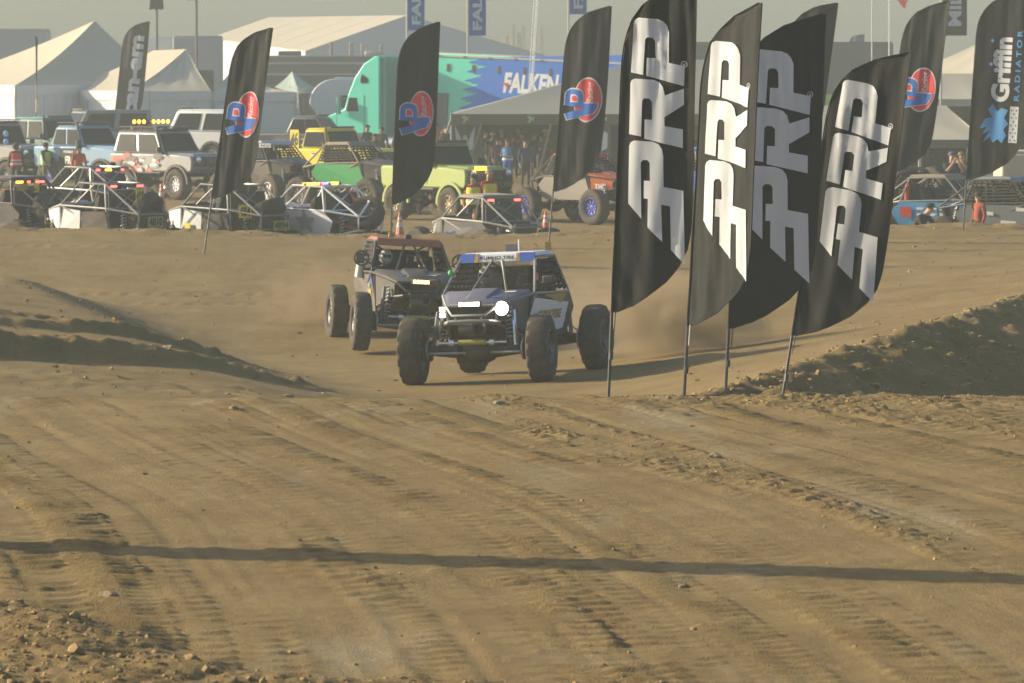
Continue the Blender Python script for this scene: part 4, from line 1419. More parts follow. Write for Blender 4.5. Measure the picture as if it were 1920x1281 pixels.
# ------------------------------------------------------------------ buggies queued behind the berm, tails to the track
GQ = 'race buggies queued behind the berm'
blk = mat('black_panel', (.035, .035, .038), rough=.4, dust=.2)
Q = dict(group=GQ, rear_bar='low', net=False, front=True)
pale = mat('pale_grey_panel', (.50, .52, .53), rough=.4, dust=.2)
b3 = buggy('race_buggy', 'white-nosed buggy with flat spare tyre and yellow plate 4894 behind the left flag', at(424, 104.2, -.08), R(136), hz=.12, r=.44, cage=grey_tube, side=white_paint, tail=blk, roof=None, hood=blk, spare='flat', rim=gun,
           plates=[((-1.86, -.12, 1.02), .52, .24, '4894', dull_yellow, (-1, 0)), ((-1.30, .55, 1.36), .30, .32, '484', yellow_plate, (-.8, .6))], **Q)
plate_sign(b3, (.55, .76, .95), .20, .18, '', yellow_plate, (0, 1), name='yellow_sticker')
b4 = buggy('race_buggy', 'white buggy with grey star on its flank and lit amber roof bar', at(594, 104.4, -.08), R(141), cage=white_tube, side=white_paint, roof=None, hood=white_paint, spare='tilt', rim=gun, hz=.14, r=.44, **{**Q, 'rear_bar': None})
star = [(.34 * (1 if i % 2 == 0 else .42) * math.cos(math.pi / 2 + i * math.pi / 5), .34 * (1 if i % 2 == 0 else .42) * math.sin(math.pi / 2 + i * math.pi / 5)) for i in range(10)]
decal('star', poly_shape([star]), (-.30, .75, 1.14), (-1, -.05, 0), (0, .1, .6), mat('grey_print', (.28, .28, .27)), b4, .02)
decal('red_sticker', poly_shape([[(-.07, -.05), (.07, -.05), (.07, .05), (-.07, .05)]]), (.45, .71, 1.14), (-1, 0, 0), (0, .1, .6), red_paint, b4, .02)
lb = MB().box((-.2, 0, 2.04), (.12, 1.25, .06)).build('roof_light_bar', dark_part, b4)
for y, w, m in ((.42, .46, amber), (.08, .08, redlamp), (-.05, .16, bluelamp), (-.38, .26, amber)):
    for sx in (-1, 1):
        MB().box((-.2 + sx * .066, y, 2.05), (.012, w, .05)).build('lamp', m, lb)
MB().plate([(-.76, -.3, 1.9), (-.70, -.52, 1.9), (-.86, -.62, 1.5), (-.92, -.42, 1.5)], .02).build('orange_flag_panel', orange_paint, b4)
for a, b in (((-.75, .60, 1.27), (-1.8, .2, .85)), ((-1.0, -.5, 1.3), (-1.85, -.1, 1.0))):
    MB().tube([a, b], .03, 6).build('red_strap', red_paint, b4)
b5 = buggy('race_buggy', 'grey tube buggy with flat spare tyre, red tail lamps and yellow 4A10 plates', at(198, 103.8, -.10), R(136), hz=.10, r=.44, cage=grey_tube, side=mat('light_panel', (.60, .62, .63), rough=.4, dust=.1), tail=blk, roof=None, hood=pale, spare='flat', rim=gun,
           plates=[((-1.86, .0, 1.06), .48, .26, '4810', dull_yellow, (-1, 0)), ((-1.0, -.25, 1.66), .24, .34, '4A0', yellow_plate, (-1, .0))], **{**Q, 'rear_bar': 'high'})
b5b = buggy('race_buggy', 'tall silver tube-frame buggy with amber tail lamps behind the grey tube buggy', at(168, 112.5, -.05), R(138), cage=steel, side=None, roof=None, hood=None, spare=None, rim=gun, hz=.18, **{**Q, 'rear_bar': 'high'})
b6 = buggy('race_buggy', 'dark buggy with angled spare tyre and amber lamps at the left edge', at(18, 107.0, -.05), R(140), cage=black_tube, side=dark_blue, roof=dark_blue, hood=dark_blue, spare='tilt', rim=gun, hz=.12,
           plates=[((-1.86, .30, 1.02), .46, .26, '4807', dull_yellow, (-1, 0)), ((-.80, -.20, 1.82), .16, .34, '', yellow_plate, (-1, 0)), ((-.80, .30, 1.80), .4, .2, '', dull_yellow, (-1, 0))], **{**Q, 'rear_bar': 'high'})
b16 = buggy('race_buggy', 'low open tube buggy with two red tail lamps beside the lime jeep', at(908, 107.5, -.02), R(128), cage=grey_tube, side=dark_blue, roof=mat('dusty_roof', (.22, .21, .18), rough=.6, dust=.5), hood=dark_blue, rim=alu, hz=-.08, **{**Q, 'rear_bar': 'high'})
MB().box((-.3, .45, 1.2), (.3, .1, .34)).build('orange_bag', orange_paint, b16, bevel=.03)
cl = at(822, 101.2)
bm_ = MB()
_n = 12
_vs = [(-.42 + .84 * i / _n, -.2 + .4 * j / 6, .05 + .09 * abs(math.sin(i * 1.3 + j * .9)) * (1 - abs(j - 3) / 4) + .10 * i / _n) for j in range(7) for i in range(_n + 1)]
bm_.add(_vs, [(j * (_n + 1) + i, j * (_n + 1) + i + 1, (j + 1) * (_n + 1) + i + 1, (j + 1) * (_n + 1) + i) for j in range(6) for i in range(_n)])
o = bm_.build('crumpled_tarp', blue_cloth)
o.location = (cl[0], cl[1], ground_z(cl[0], cl[1]))
tag(o, 'crumpled blue and white cloth lying on the berm by the low buggy', 'tarp')

# ------------------------------------------------------------------ vehicles in the paddock, noses to the right
GK = 'trucks and buggies parked in the paddock'
b12 = buggy('race_buggy', 'black buggy with blue springs and big tyres right of the leaning flag', at(512, 136), R(-52), cage=black_tube, side=mat('black_panel', (.035, .035, .038), rough=.4, dust=.2), roof=pale, hood=mat('black_panel', None), rim=alu, r=.55, hz=.18, group=GK, track=1.02)
plate_sign(b12, (.62, -.72, 1.98), .5, .12, '4423', pale, (.2, -1))
for a, b in (((1.2, -.55, 1.1), (1.6, -.2, 1.3)), ((1.1, -.6, .95), (1.5, -.3, 1.05))):
    MB().tube([a, b], .03, 6).build('red_link', red_paint, b12)
b14 = buggy('race_buggy', 'dusty tube buggy with bright green door panel beside the shaded flag', at(668, 131), R(-40), cage=dusty_tube, side=mat('green_panel', (.02, .32, .10), rough=.45, dust=.15), roof=mat('dusty_roof', None), hood=dusty_tube, rim=gun, r=.54, hz=.22, group=GK, nose=dusty_tube)
b17 = buggy('race_buggy', 'red and white buggy with TMC on its nose right of the canopy', at(1098, 121), R(-48), cage=black_tube, side=mat('dusty_panel_grey', (.22, .21, .20), dust=.3), roof=red_paint, hood=orange_paint, rim=blue_rim, r=.5, hz=.05, group=GK, nose=orange_paint)
decal('lettering', fit(text_shape('TMC', 1.0, .04), .36, .16), (1.22, -.57, 1.06), (1, .34, 0), (0, 0, 1), white_paint, b17, .02)
decal('nose_letters', fit(text_shape('TMC', 1.0, .04), .4, .16), (1.70, 0, 1.10), (0, 1, 0), (0, 0, 1), white_paint, b17, .16)
b19 = buggy('race_buggy', 'sky-blue and white buggy with sponsor stickers at right', at(1772, 106.5, .05), R(-28), cage=grey_tube, side=mat('sky_blue_panel', (.07, .32, .62), rough=.4, dust=.08), roof=dusty_tube, hood=mat('sky_blue_panel', None), rim=gun, hz=.05, group=GK, net=False)
so = Vector((-.05, -.745, .95))
decal('white_flash', poly_shape([[(.25, -.3), (.62, -.3), (.86, .22), (.52, .22)]]), so, (1, 0, 0), (0, -.1, .6), white_paint, b19, .014)
decal('red_patch', poly_shape([[(-.86, -.02), (-.55, -.02), (-.55, .24), (-.86, .24)]]), so, (1, 0, 0), (0, -.1, .6), red_paint, b19, .014)
_r3 = random.Random(4)
for k in range(9):
    decal('sponsor_sticker', poly_shape([[(0, 0), (.17 + .06 * (k % 2), 0), (.19 + .05 * (k % 3), .06), (.01, .065)]]), so + Vector((-.42 + .3 * (k % 3), 0, .17 - .15 * (k // 3))), (1, 0, 0), (0, -.1, .6), white_paint, b19, .016)
MB().tube([(-.8, -.6, 1.36), (-.76, -.62, 1.74)], .06, 8).build('fire_extinguisher', red_paint, b19)
b20 = buggy('race_buggy', 'grey buggy with white decals on its fender at the right edge', at(1895, 104.8, .02), R(-30), cage=black_tube, side=mat('slate_panel', (.17, .20, .21), rough=.45, dust=.12), roof=mat('slate_panel', None), hood=mat('slate_panel', None), rim=gun, hz=.05, group=GK)
for k, (u, v, w) in enumerate(((.5, .22, .42), (.95, .05, .36), (.1, -.1, .4), (-.4, .12, .3))):
    decal('sponsor_sticker', poly_shape([[(0, 0), (w, -.02), (w, .07), (0, .09)]]), so + Vector((u, .02 * (u > .6), v)), (1, 0, 0), (0, -.1, .6), white_paint, b20, .02)
b21 = buggy('race_buggy', 'black buggy with red lamp seen between the shaded and the leaning flags', at(1500, 118), R(-60), cage=steel, side=mat('black_panel', None), roof=mat('pink_trim', (.55, .10, .18), dust=.1), hood=mat('black_panel', None), rim=gun, hz=.3, group=GK)
plate_sign(b21, (.2, -.80, .86), .3, .24, '', white_paint, (0, -1), name='sticker')
b22 = buggy('race_buggy', 'black buggy parked low behind the people at right', at(1668, 112), R(-140), cage=black_tube, side=mat('black_panel', None), roof=mat('black_panel', None), hood=mat('black_panel', None), rim=gun, spare='up', hz=.1, group=GK)
b23 = buggy('race_buggy', 'blue buggy with red tail lamp between the two left PRP flags', at(1290, 124), R(140), cage=black_tube, side=blue_paint, roof=blue_paint, hood=blue_paint, rim=gun, hz=.15, group=GK, rear_bar='low')

silver = mat('silver_paint', (.27, .28, .30), rough=.3, metal=.3, dust=.15)
v7 = truck('lifted_suv', 'silver lifted SUV with red flame graphics on its flank and roof rack', at(322, 146), R(-46), silver, cat='SUV', L=4.5, W=1.82, r=.52, clr=.92, hood_z=1.55, roof_z=2.30, cab=(.62, .15, -1.95, -2.15), rim=alu, group=GK, rack=True, roofm=dark_part, hoodm=mat('dull_grey_hood', (.17, .175, .18), rough=.45, dust=.3), wb=2.7)
_g = mat('red_graphic', (.50, .10, .07), rough=.4, dust=.2)
_rg = random.Random(12)
_dg = mat('dark_graphic', (.10, .11, .13), rough=.4, dust=.2)
for k in range(16):
    cx_, cz_ = _rg.uniform(-1.7, .75), _rg.uniform(-.32, .22)
    n_ = _rg.randint(5, 8)
    a0 = _rg.uniform(0, 6)
    lp = [(cx_ + _rg.uniform(.08, .34) * math.cos(a0 + 6.283 * i / n_), cz_ + _rg.uniform(.04, .15) * math.sin(a0 + 6.283 * i / n_)) for i in range(n_)]
    decal('graphic', poly_shape([lp]), (-.2, -.925, 1.28), (1, 0, 0), (0, 0, 1), (_g, _g, _dg, pale)[k % 4], v7, .014 + .001 * k)
light_bar(v7, (-1.1, 0, 2.62), 1.7, amber, rz=R(46), n=8, h=.15)
v8 = truck('race_truck', 'pale blue and black race truck with orange grille lamps and blue wheels', at(180, 157), R(-42), mat('pale_blue_paint', (.22, .38, .52), rough=.35, dust=.15), L=4.6, W=2.0, r=.52, clr=.85, hood_z=1.62, roof_z=2.34, cab=(.35, -.05, -1.2, -1.4), rim=blue_rim, group=GK, rack=True, pickup=True, track=.95)
decal('black_door_graphic', poly_shape([[(-.9, -.42), (.2, -.42), (.45, .05), (.1, .25), (-.75, .25)]]), (.0, -1.02, 1.3), (1, 0, 0), (0, 0, 1), black_print, v8, .014)
decal('lettering', fit(text_shape('FR', 1.0, .05), .34, .3), (-.3, -1.03, 1.12), (1, 0, 0), (0, 0, 1), white_paint, v8, .02)
decal('lettering', fit(text_shape('FOXSIDE', 1.0, .03), .5, .09), (-.3, -1.03, 1.42), (1, 0, 0), (0, 0, 1), white_paint, v8, .02)
MB().box((2.36, -.1, 1.33), (.03, .34, .10)).build('marker_lamp', amber, v8)
for y in (.35, .6):
    MB().box((2.36, y, 1.44), (.03, .08, .05)).build('marker_lamp', amber, v8)
v9 = truck('jeep', 'jeep with teal roof and lime fender at far left', at(105, 168), R(-45), mat('dark_teal_paint', (.07, .15, .15), rough=.4, dust=.15), cat='jeep', flare=mat('lime_paint', (.42, .58, .05), rough=.4, dust=.1), hoodm=mat('lime_paint', None), roofm=mat('teal_roof', (.12, .42, .42), rough=.5, dust=.15), L=4.3, W=1.9, r=.5, clr=.9, hood_z=1.6, roof_z=2.42, cab=(.5, .25, -1.6, -1.75), rim=gun, group=GK)
v18 = truck('race_truck', 'black-topped race truck with white fender at the left edge', at(8, 160), R(-45), mat('off_white_panel', (.30, .29, .28), dust=.2), roofm=mat('black_panel', None), L=4.4, W=1.9, r=.52, clr=.9, hood_z=1.6, roof_z=2.42, cab=(.4, .1, -1.5, -1.7), rim=gun, group=GK, rack=True)
for z in (1.75, 2.05):
    MB().lathe([(.12, 0), (.11, .04), (.001, .06)], (.95, -.62, z), 'X', 12).build('auxiliary_lamp', mat('pale_blue_lens', (.35, .55, .85), rough=.2), v18)
v10 = truck('van', 'grey-green van parked before the white tent', at(182, 188), R(-150), mat('grey_green_paint', (.26, .29, .26), rough=.4, dust=.25), cat='van', L=4.9, W=1.9, r=.36, clr=.42, hood_z=1.15, roof_z=2.0, cab=(1.3, .8, -2.3, -2.42), group=GK, track=.78)
v11 = truck('utility_vehicle', 'white SUV with dark rear glass behind the silver SUV', at(372, 180), R(152), white_paint, cat='SUV', L=4.9, W=2.0, r=.42, clr=.6, hood_z=1.35, roof_z=2.25, cab=(.9, .5, -2.25, -2.4), group=GK, track=.85)
v13 = truck('race_truck', 'bright yellow race truck with open windshield behind the green buggy', at(640, 152), R(-40), mat('yellow_paint', (.70, .56, .02), rough=.35, dust=.08), L=4.6, W=2.0, r=.52, clr=.95, hood_z=1.62, roof_z=2.30, cab=(.25, .0, -.95, -1.1), rim=gun, group=GK, pickup=True, glassm=dark_glass, track=.95)
plate_sign(v13, (-1.35, -.97, 1.95), .42, .66, '46', mat('yellow_paint', None), (-.0, -1), name='number_board')
plate_sign(v13, (-1.6, -1.02, 1.30), .24, .3, '66', white_paint, (0, -1), name='number_sticker')
v15 = truck('jeep', 'lime-green jeep with tan wheels in front of the canopy', at(838, 124, -.02), R(-52), mat('lime_yellow_paint', (.25, .32, .07), rough=.4, dust=.15), cat='jeep', roofm=mat('dusty_roof', None), L=4.2, W=1.75, r=.5, clr=.95, hood_z=1.58, roof_z=2.22, cab=(.35, .15, -1.5, -1.6), rim=gold_rim, group=GK, flare=mat('lime_yellow_paint', None), wb=2.6)
MB().box((2.2, -.45, 1.55), (.06, .38, .10)).build('marker_lamp', mat('lit_yellow', (1, .6, .02), emit=4), v15)
sedan = truck('pickup_truck', 'dark grey pickup parked in the shade beside the teal semi truck', at(600, 182), R(-20), mat('dark_grey_paint', (.14, .15, .16), rough=.35, dust=.2), cat='pickup', L=5.2, W=1.95, r=.4, clr=.5, hood_z=1.2, roof_z=1.9, cab=(.7, .15, -.9, -1.2), group=GK, pickup=True, track=.82)  # one dark grey body colour under a little dust

# ------------------------------------------------------------------ cones
cone_or = mat('cone_orange', (.75, .10, .03), rough=.6, dust=.12)
cone_wh = mat('cone_white', (.7, .68, .62), rough=.6, dust=.2)
cone_du = mat('dusty_cone', (.32, .15, .08), rough=.8, dust=.5)
for px, D, h, m, label in ((304, 134, .80, cone_or, 'orange traffic cone with white bands beside the silver SUV'), (510, 133, .74, cone_du, 'dusty brown traffic cone by the black buggy'),
                           (750, 113, .78, cone_or, 'orange traffic cone with white bands at the foot of the shaded flag'), (1023, 115, .62, cone_or, 'narrow orange traffic cone beside the low tube buggy'),
                           (165, 118, .7, cone_or, 'orange traffic cone behind the tall silver tube buggy'), (1160, 116, .7, cone_or, 'orange traffic cone left of the nearest tall flag'), (253, 140, .7, cone_or, 'orange traffic cone half hidden behind the grey tube buggy')):
    p = at(px, D)
    t = thing('traffic_cone', label, 'cone', p, group='traffic cones in the paddock')
    MB().lathe([(.15 * h / .8, .03), (.135 * h / .8, .05), (.03, h - .02), (.02, h), (.001, h)], axis='Z', n=18).build('body', m, t)
    MB().box((0, 0, .02), (.40, .40, .04)).build('base', m, t, bevel=.01)
    for a, b in ((.50, .66), (.74, .84)):
        ra, rb = np.interp([a * h, b * h], [.05, h - .02], [.135 * h / .8, .03]) + .004
        MB().lathe([(ra, a * h), (rb, b * h)], axis='Z', n=18).build('reflective_band', cone_wh if m is cone_or else cone_du, t)

# ------------------------------------------------------------------ loose rocks one can pick out
rock_mat = mat('pale_rock', (.27, .20, .12), rough=.95, dust=.3, bump=.8, scale=30)
for px, py, D, sz, label in ((318, 612, 64.5, .075, 'pale rounded rock sitting on the shaded left heap'), (1340, 866, 38.6, .06, 'dark dirt clod on the right of the foreground table'),
                             (935, 757, 45.3, .05, 'small rock on the crest below the front buggy'), (205, 1130, 28.3, .05, 'rounded stone on the near left dirt heap'),
                             (438, 768, 44.6, .045, 'small clod near the crest left of centre'), (1282, 1104, 29.0, .035, 'clod just below the long shadow line'),
                             (540, 690, 58, .06, 'pale pebble on the dirt before the rear buggy'), (1060, 726, 57, .06, 'pale stone beside the front tyre of the near buggy')):
    p = P(px, py, D)
    bm = bmesh.new()
    bmesh.ops.create_icosphere(bm, subdivisions=2, radius=1.0)
    rr = random.Random(px)
    for v in bm.verts:
        n = 1 + .22 * math.sin(3 * v.co.x + px) * math.cos(4 * v.co.y) + rr.uniform(-.16, .16)
        v.co = Vector((v.co.x * sz * 1.25 * n, v.co.y * sz * n, v.co.z * sz * .7 * n))
    me = bpy.data.meshes.new('rock')
    bm.to_mesh(me)
    bm.free()
    me.materials.append(rock_mat)
    o = bpy.data.objects.new('rock', me)
    COL.objects.link(o)
    o.location = (p.x, p.y, ground_z(p.x, p.y) + sz * .12)
    tag(o, label, 'rock', 'rocks one can pick out on the dirt')
# ------------------------------------------------------------------ tents, trailers and canopies behind
def gz_at(x, y):
    return float(base_z(np.array([float(x)]), np.array([float(y)]))[0])


canvas = mat('cream_canvas', (.58, .51, .38), rough=.8, dust=.12, trans=.15, scale=1.2, bump=.4)
canvas_w = mat('white_canvas', (.72, .73, .72), rough=.8, dust=.05, trans=.15, scale=1.5, bump=.3)
canvas_g = mat('grey_canvas', (.24, .245, .22), rough=.85, dust=.25, scale=1.0, bump=.4)
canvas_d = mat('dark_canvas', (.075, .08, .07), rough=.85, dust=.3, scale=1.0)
canvas_green = mat('pale_green_canvas', (.30, .38, .33), rough=.85, dust=.1)
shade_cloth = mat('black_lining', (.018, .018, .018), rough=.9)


def sag_panel(name, a, b, c, d, m, parent, sag=.15, n=10, thick=.03, wr=0.0):
    """four-cornered cloth panel a-b (eave), c-d (top), hanging a little between its edges"""
    a, b, c, d = [Vector(q) for q in (a, b, c, d)]
    vs, fs = [], []
    for off in (0, -thick):
        for j in range(n + 1):
            for i in range(n + 1):
                u, v = i / n, j / n
                p = a.lerp(b, u).lerp(d.lerp(c, u), v)
                p = p - Vector((0, 0, sag * math.sin(math.pi * v) * (.6 + .4 * math.sin(math.pi * u)))) + Vector((0, 0, wr * math.sin(u * 23 + 3 * v) * math.sin(math.pi * v) + off))
                vs.append(p)
    k = (n + 1) ** 2
    for j in range(n):
        for i in range(n):
            q = j * (n + 1) + i
            fs += [(q, q + 1, q + n + 2, q + n + 1), (q + k, q + k + n + 1, q + k + n + 2, q + k + 1)]
    for i in range(n):
        for e in ((i, i + 1), (n * (n + 1) + i, n * (n + 1) + i + 1), (i * (n + 1), (i + 1) * (n + 1)), (i * (n + 1) + n, (i + 1) * (n + 1) + n)):
            fs.append((e[0], e[1], e[1] + k, e[0] + k))
    return MB().add(vs, fs).build(name, m, parent)


def peak_tent(label, corners, apex, eave_z, name='marquee_tent', roof=canvas, wall=canvas_w, walls=(0, 1, 2, 3), sag=.35, valance=.45, group=None, floor=None, wr=.02, apex2=None):
    """corners: (x, y) counter-clockwise seen from above; apex (x, y, z), optionally a ridge to apex2"""
    cx = sum(c[0] for c in corners) / 4
    cy = sum(c[1] for c in corners) / 4
    g = gz_at(cx, cy) if floor is None else floor
    t = thing(name, label, 'tent', (cx, cy, g), group=group)
    L = lambda x, y, z: (x - cx, y - cy, z - g)
    A1 = apex2 or apex
    for i in range(4):
        p, q = corners[i], corners[(i + 1) % 4]
        ta = apex if math.hypot(apex[0] - p[0], apex[1] - p[1]) <= math.hypot(A1[0] - p[0], A1[1] - p[1]) else A1
        tb = apex if math.hypot(apex[0] - q[0], apex[1] - q[1]) <= math.hypot(A1[0] - q[0], A1[1] - q[1]) else A1
        sag_panel('roof_panel', L(*p, eave_z), L(*q, eave_z), L(*tb), L(*ta), roof, t, sag=sag, wr=wr, n=14)
        d = Vector((q[0] - p[0], q[1] - p[1], 0)).normalized()
        nrm = Vector((d.y, -d.x, 0))
        o = nrm * .03
        MB().plate([Vector(L(*p, eave_z + .01)) + o, Vector(L(*q, eave_z + .01)) + o, Vector(L(*q, eave_z - valance)) + o, Vector(L(*p, eave_z - valance)) + o], .02).build('valance', wall, t)
        if i in walls:
            ln = math.hypot(q[0] - p[0], q[1] - p[1])
            nseg = max(6, int(ln * 5))
            vs, fs = [], []
            for k in range(nseg + 1):
                b = Vector(L(p[0] + (q[0] - p[0]) * k / nseg, p[1] + (q[1] - p[1]) * k / nseg, 0)) + nrm * (.04 * math.sin(k * 1.9) - .03)
                vs += [(b.x, b.y, eave_z - g - valance * .5), (b.x, b.y, -.05)]
            fs = [(2 * k, 2 * k + 1, 2 * k + 3, 2 * k + 2) for k in range(nseg)]
            MB().add(vs, fs).build('wall', wall, t)
        MB().tube([L(*p, g - .1), L(*p, eave_z)], .05, 8).build('pole', steel, t)
        ex = Vector(L(*p, eave_z))
        away = (Vector((p[0] - cx, p[1] - cy, 0))).normalized()
        MB().tube([ex, ex + away * 1.1 - Vector((0, 0, eave_z - g))], .012, 4).build('guy_rope', cone_wh, t)
    return t


def px_x(px, D):
    return (px - 960.0) * D / FPX * 1.0018


def py_z(py, D):
    return P(960, py, D).z


# left marquee, its corner towards us at px 32..., apex px 181
D0 = 214
peak_tent('large cream peaked marquee with white walls at the left edge', [(px_x(-150, 226), 226), (px_x(32, 206), 206), (px_x(300, 215), 215), (px_x(330, 236), 236)],
          (px_x(181, 219), 219, py_z(39, 219)), py_z(160, 210), wr=.03, sag=.45)
peak_tent('smaller cream peaked tent with shaded front wall right of the brown flag', [(px_x(112, 213), 213), (px_x(246, 203), 203), (px_x(398, 205), 205), (px_x(300, 219), 219)],
          (px_x(352, 210), 210, py_z(92, 210)), py_z(171, 205), wr=.02, sag=.22, apex2=(px_x(290, 212), 212, py_z(95, 212)))
peak_tent('low striped cream tent bay behind the leaning flag', [(px_x(402, 206), 206), (px_x(556, 207), 207), (px_x(540, 217), 217), (px_x(404, 217), 217)],
          (px_x(430, 211), 211, py_z(140, 211)), py_z(173, 206), wr=.05, sag=.1, apex2=(px_x(470, 212), 212, py_z(150, 212)))
peak_tent('small pale green pop-up canopy behind the cream tent', [(px_x(512, 224), 224), (px_x(560, 221), 221), (px_x(596, 226), 226), (px_x(545, 229), 229)],
          (px_x(549, 225), 225, py_z(134, 225)), py_z(166, 225), name='canopy_tent', roof=canvas_green, wall=canvas_green, walls=(), sag=.15, valance=.25)
# great clear-span tent
Db = 330
t = thing('event_tent', 'huge cream clear-span event tent with blue-grey gable on the skyline', 'tent', (px_x(700, Db), Db, .6))
ox, oz = px_x(700, Db), .6
W3 = lambda px, py, D: Vector((px_x(px, D) - ox, D - Db, py_z(py, D) - oz))
gl, ga, gr = W3(575, 97, 322), W3(765, 30, 330), W3(1030, 108, 345)
bl, ba = W3(395, 73, 352), W3(505, 34, 364)
lf = lambda p: Vector((p.x, p.y, 0))
for k in range(6):
    u0, u1 = k / 6, (k + 1) / 6 - .004
    MB().plate([gl.lerp(bl, u0), gl.lerp(bl, u1), ga.lerp(ba, u1), ga.lerp(ba, u0)], .12).build('roof_panel', canvas, t)
br_ = gr + (ba - ga)
MB().plate([ga, ba, br_, gr], .12).build('roof_panel', canvas, t)
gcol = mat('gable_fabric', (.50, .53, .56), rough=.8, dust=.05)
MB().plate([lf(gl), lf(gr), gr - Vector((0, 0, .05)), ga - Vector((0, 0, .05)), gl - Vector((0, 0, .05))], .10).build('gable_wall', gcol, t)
MB().plate([lf(gl), gl, bl, lf(bl)], .10).build('side_wall', canvas_w, t)


def trailer_box(name, label, cat, px0, px1, py_top, D, m, depth=2.6, rz=0.0, floor=None, roofm=None, wheels=True, band=None, round_front=0.0, windows=()):
    """box body standing on wheels; px0, px1 its ends"""
    x0, x1 = px_x(px0, D), px_x(px1, D)
    cx = (x0 + x1) / 2
    g = gz_at(cx, D) if floor is None else floor
    t = thing(name, label, cat, (cx, D, g), rz)
    L, H = x1 - x0, py_z(py_top, D) - g
    lo = .55
    if round_front:
        n = 8
        rr = round_front
        pl = [(L / 2, lo), (L / 2, H)] + [(-L / 2 + rr - rr * math.sin(math.pi / 2 * i / n), H - rr + rr * math.cos(math.pi / 2 * i / n)) for i in range(n + 1)] + [(-L / 2 + .35, lo + .6), (-L / 2 + rr, lo)]
    else:
        pl = [(-L / 2, lo), (L / 2, lo), (L / 2, H), (-L / 2, H)]
    MB().prism(pl, -depth / 2, depth / 2).build('body', m, t, bevel=.06)
    MB().box((0, 0, H + .04), (L - 2 * round_front - .06, depth - .1, .08)).build('roof', roofm or m, t, bevel=.02)
    MB().box((0, 0, lo - .12), (L * .9, depth * .6, .2)).build('chassis', dark_part, t)
    for (u, v, w, h) in windows:
        o = MB().box((-L / 2 + u * L, -depth / 2 - .008, lo + v * (H - lo)), (w, .03, h)).build('window', dark_glass, t, bevel=.03)
    if band:
        MB().box((0, -depth / 2 - .006, lo + band[0] * (H - lo)), (L * .98, .02, band[1])).build('side_band', band[2], t)
    if wheels:
        for x in (-L * .28, -L * .28 + .9, L * .3):
            for s in (1, -1):
                wheel(t, x, s * (depth / 2 - .2), .40, .40, gun, lug=0)
    return t


grey_body = mat('grey_trailer', (.30, .33, .36), rough=.5, dust=.1)
dark_body = mat('dark_motorhome', (.10, .105, .10), rough=.5, dust=.2)
pale_roof = mat('pale_roof_rail', (.42, .42, .38), rough=.6, dust=.2)
trailer_box('trailer', 'blue-grey box trailer behind the left marquee', 'trailer', -120, 95, 57, 262, grey_body, roofm=pale_roof)
trailer_box('trailer', 'white box trailer seen between the two cream tents', 'trailer', 262, 332, 72, 258, white_paint)
trailer_box('trailer', 'dark open box trailer behind the smaller cream tent', 'trailer', 330, 418, 70, 254, grey_body, roofm=pale_roof, windows=((.5, .45, 2.0, 1.4),))
m1 = trailer_box('motorhome', 'long dark motorhome with pale roof below the event tent', 'motorhome', 470, 760, 107, 246, dark_body, roofm=pale_roof, band=(.9, .12, pale_roof))
for px, w in ((545, 1.3), (700, .9)):
    MB().box((px_x(px, 246) - m1.location.x, 0, py_z(107, 246) - m1.location.z + .2), (w, 1.0, .28)).build('roof_unit', dark_part if px < 600 else pale_roof, m1, bevel=.08)
trailer_box('motorhome', 'second dark motorhome with cream roof edge behind the green canopy', 'motorhome', 480, 720, 141, 234, dark_body, roofm=canvas)
fw = trailer_box('camper_trailer', 'white fifth-wheel camper with rounded nose left of the teal truck', 'camper', 583, 790, 148, 222, white_paint, round_front=1.3, depth=2.5, windows=((.36, .5, .95, .65),))
MB().box((.4, 0, 3.0), (1.1, .9, .35)).build('air_conditioner', white_paint, fw, bevel=.1)
dk = trailer_box('trailer', 'long dark team trailer with lime lettering behind the flags at right', 'trailer', 1262, 1668, 82, 224, mat('charcoal_trailer', (.075, .08, .078), rough=.45, dust=.2), depth=2.6)
decal('lettering', fit(text_shape('RACELINES', 1.0, .04), 9.0, .75), (-.6, -1.31, py_z(190, 224) - dk.location.z), (1, 0, 0), (0, 0, 1), mat('lime_print', (.25, .50, .06)), dk, .01)
wt_ = trailer_box('trailer', 'cream enclosed trailer at the right edge behind the grey buggy', 'trailer', 1868, 2040, 287, 126, canvas, depth=2.2)

# ------------------------------------------------------------------ teal semi truck and team trailer
teal = mat('teal_paint', (.09, .66, .48), rough=.35, dust=.06)
teal_d = mat('teal_fairing', (.06, .26, .22), rough=.4, dust=.1)
tblue = mat('trailer_blue', (.02, .15, .58), rough=.35, dust=.05)
Dt = 190.0
g = gz_at(px_x(700, Dt), Dt)
cabx = px_x(740, Dt)
tr = thing('semi_truck', 'teal semi truck with tall rounded sleeper cab facing left', 'semi truck', (cabx, Dt, g), math.pi - R(30))
tr.scale = (1.15, 1, 1)
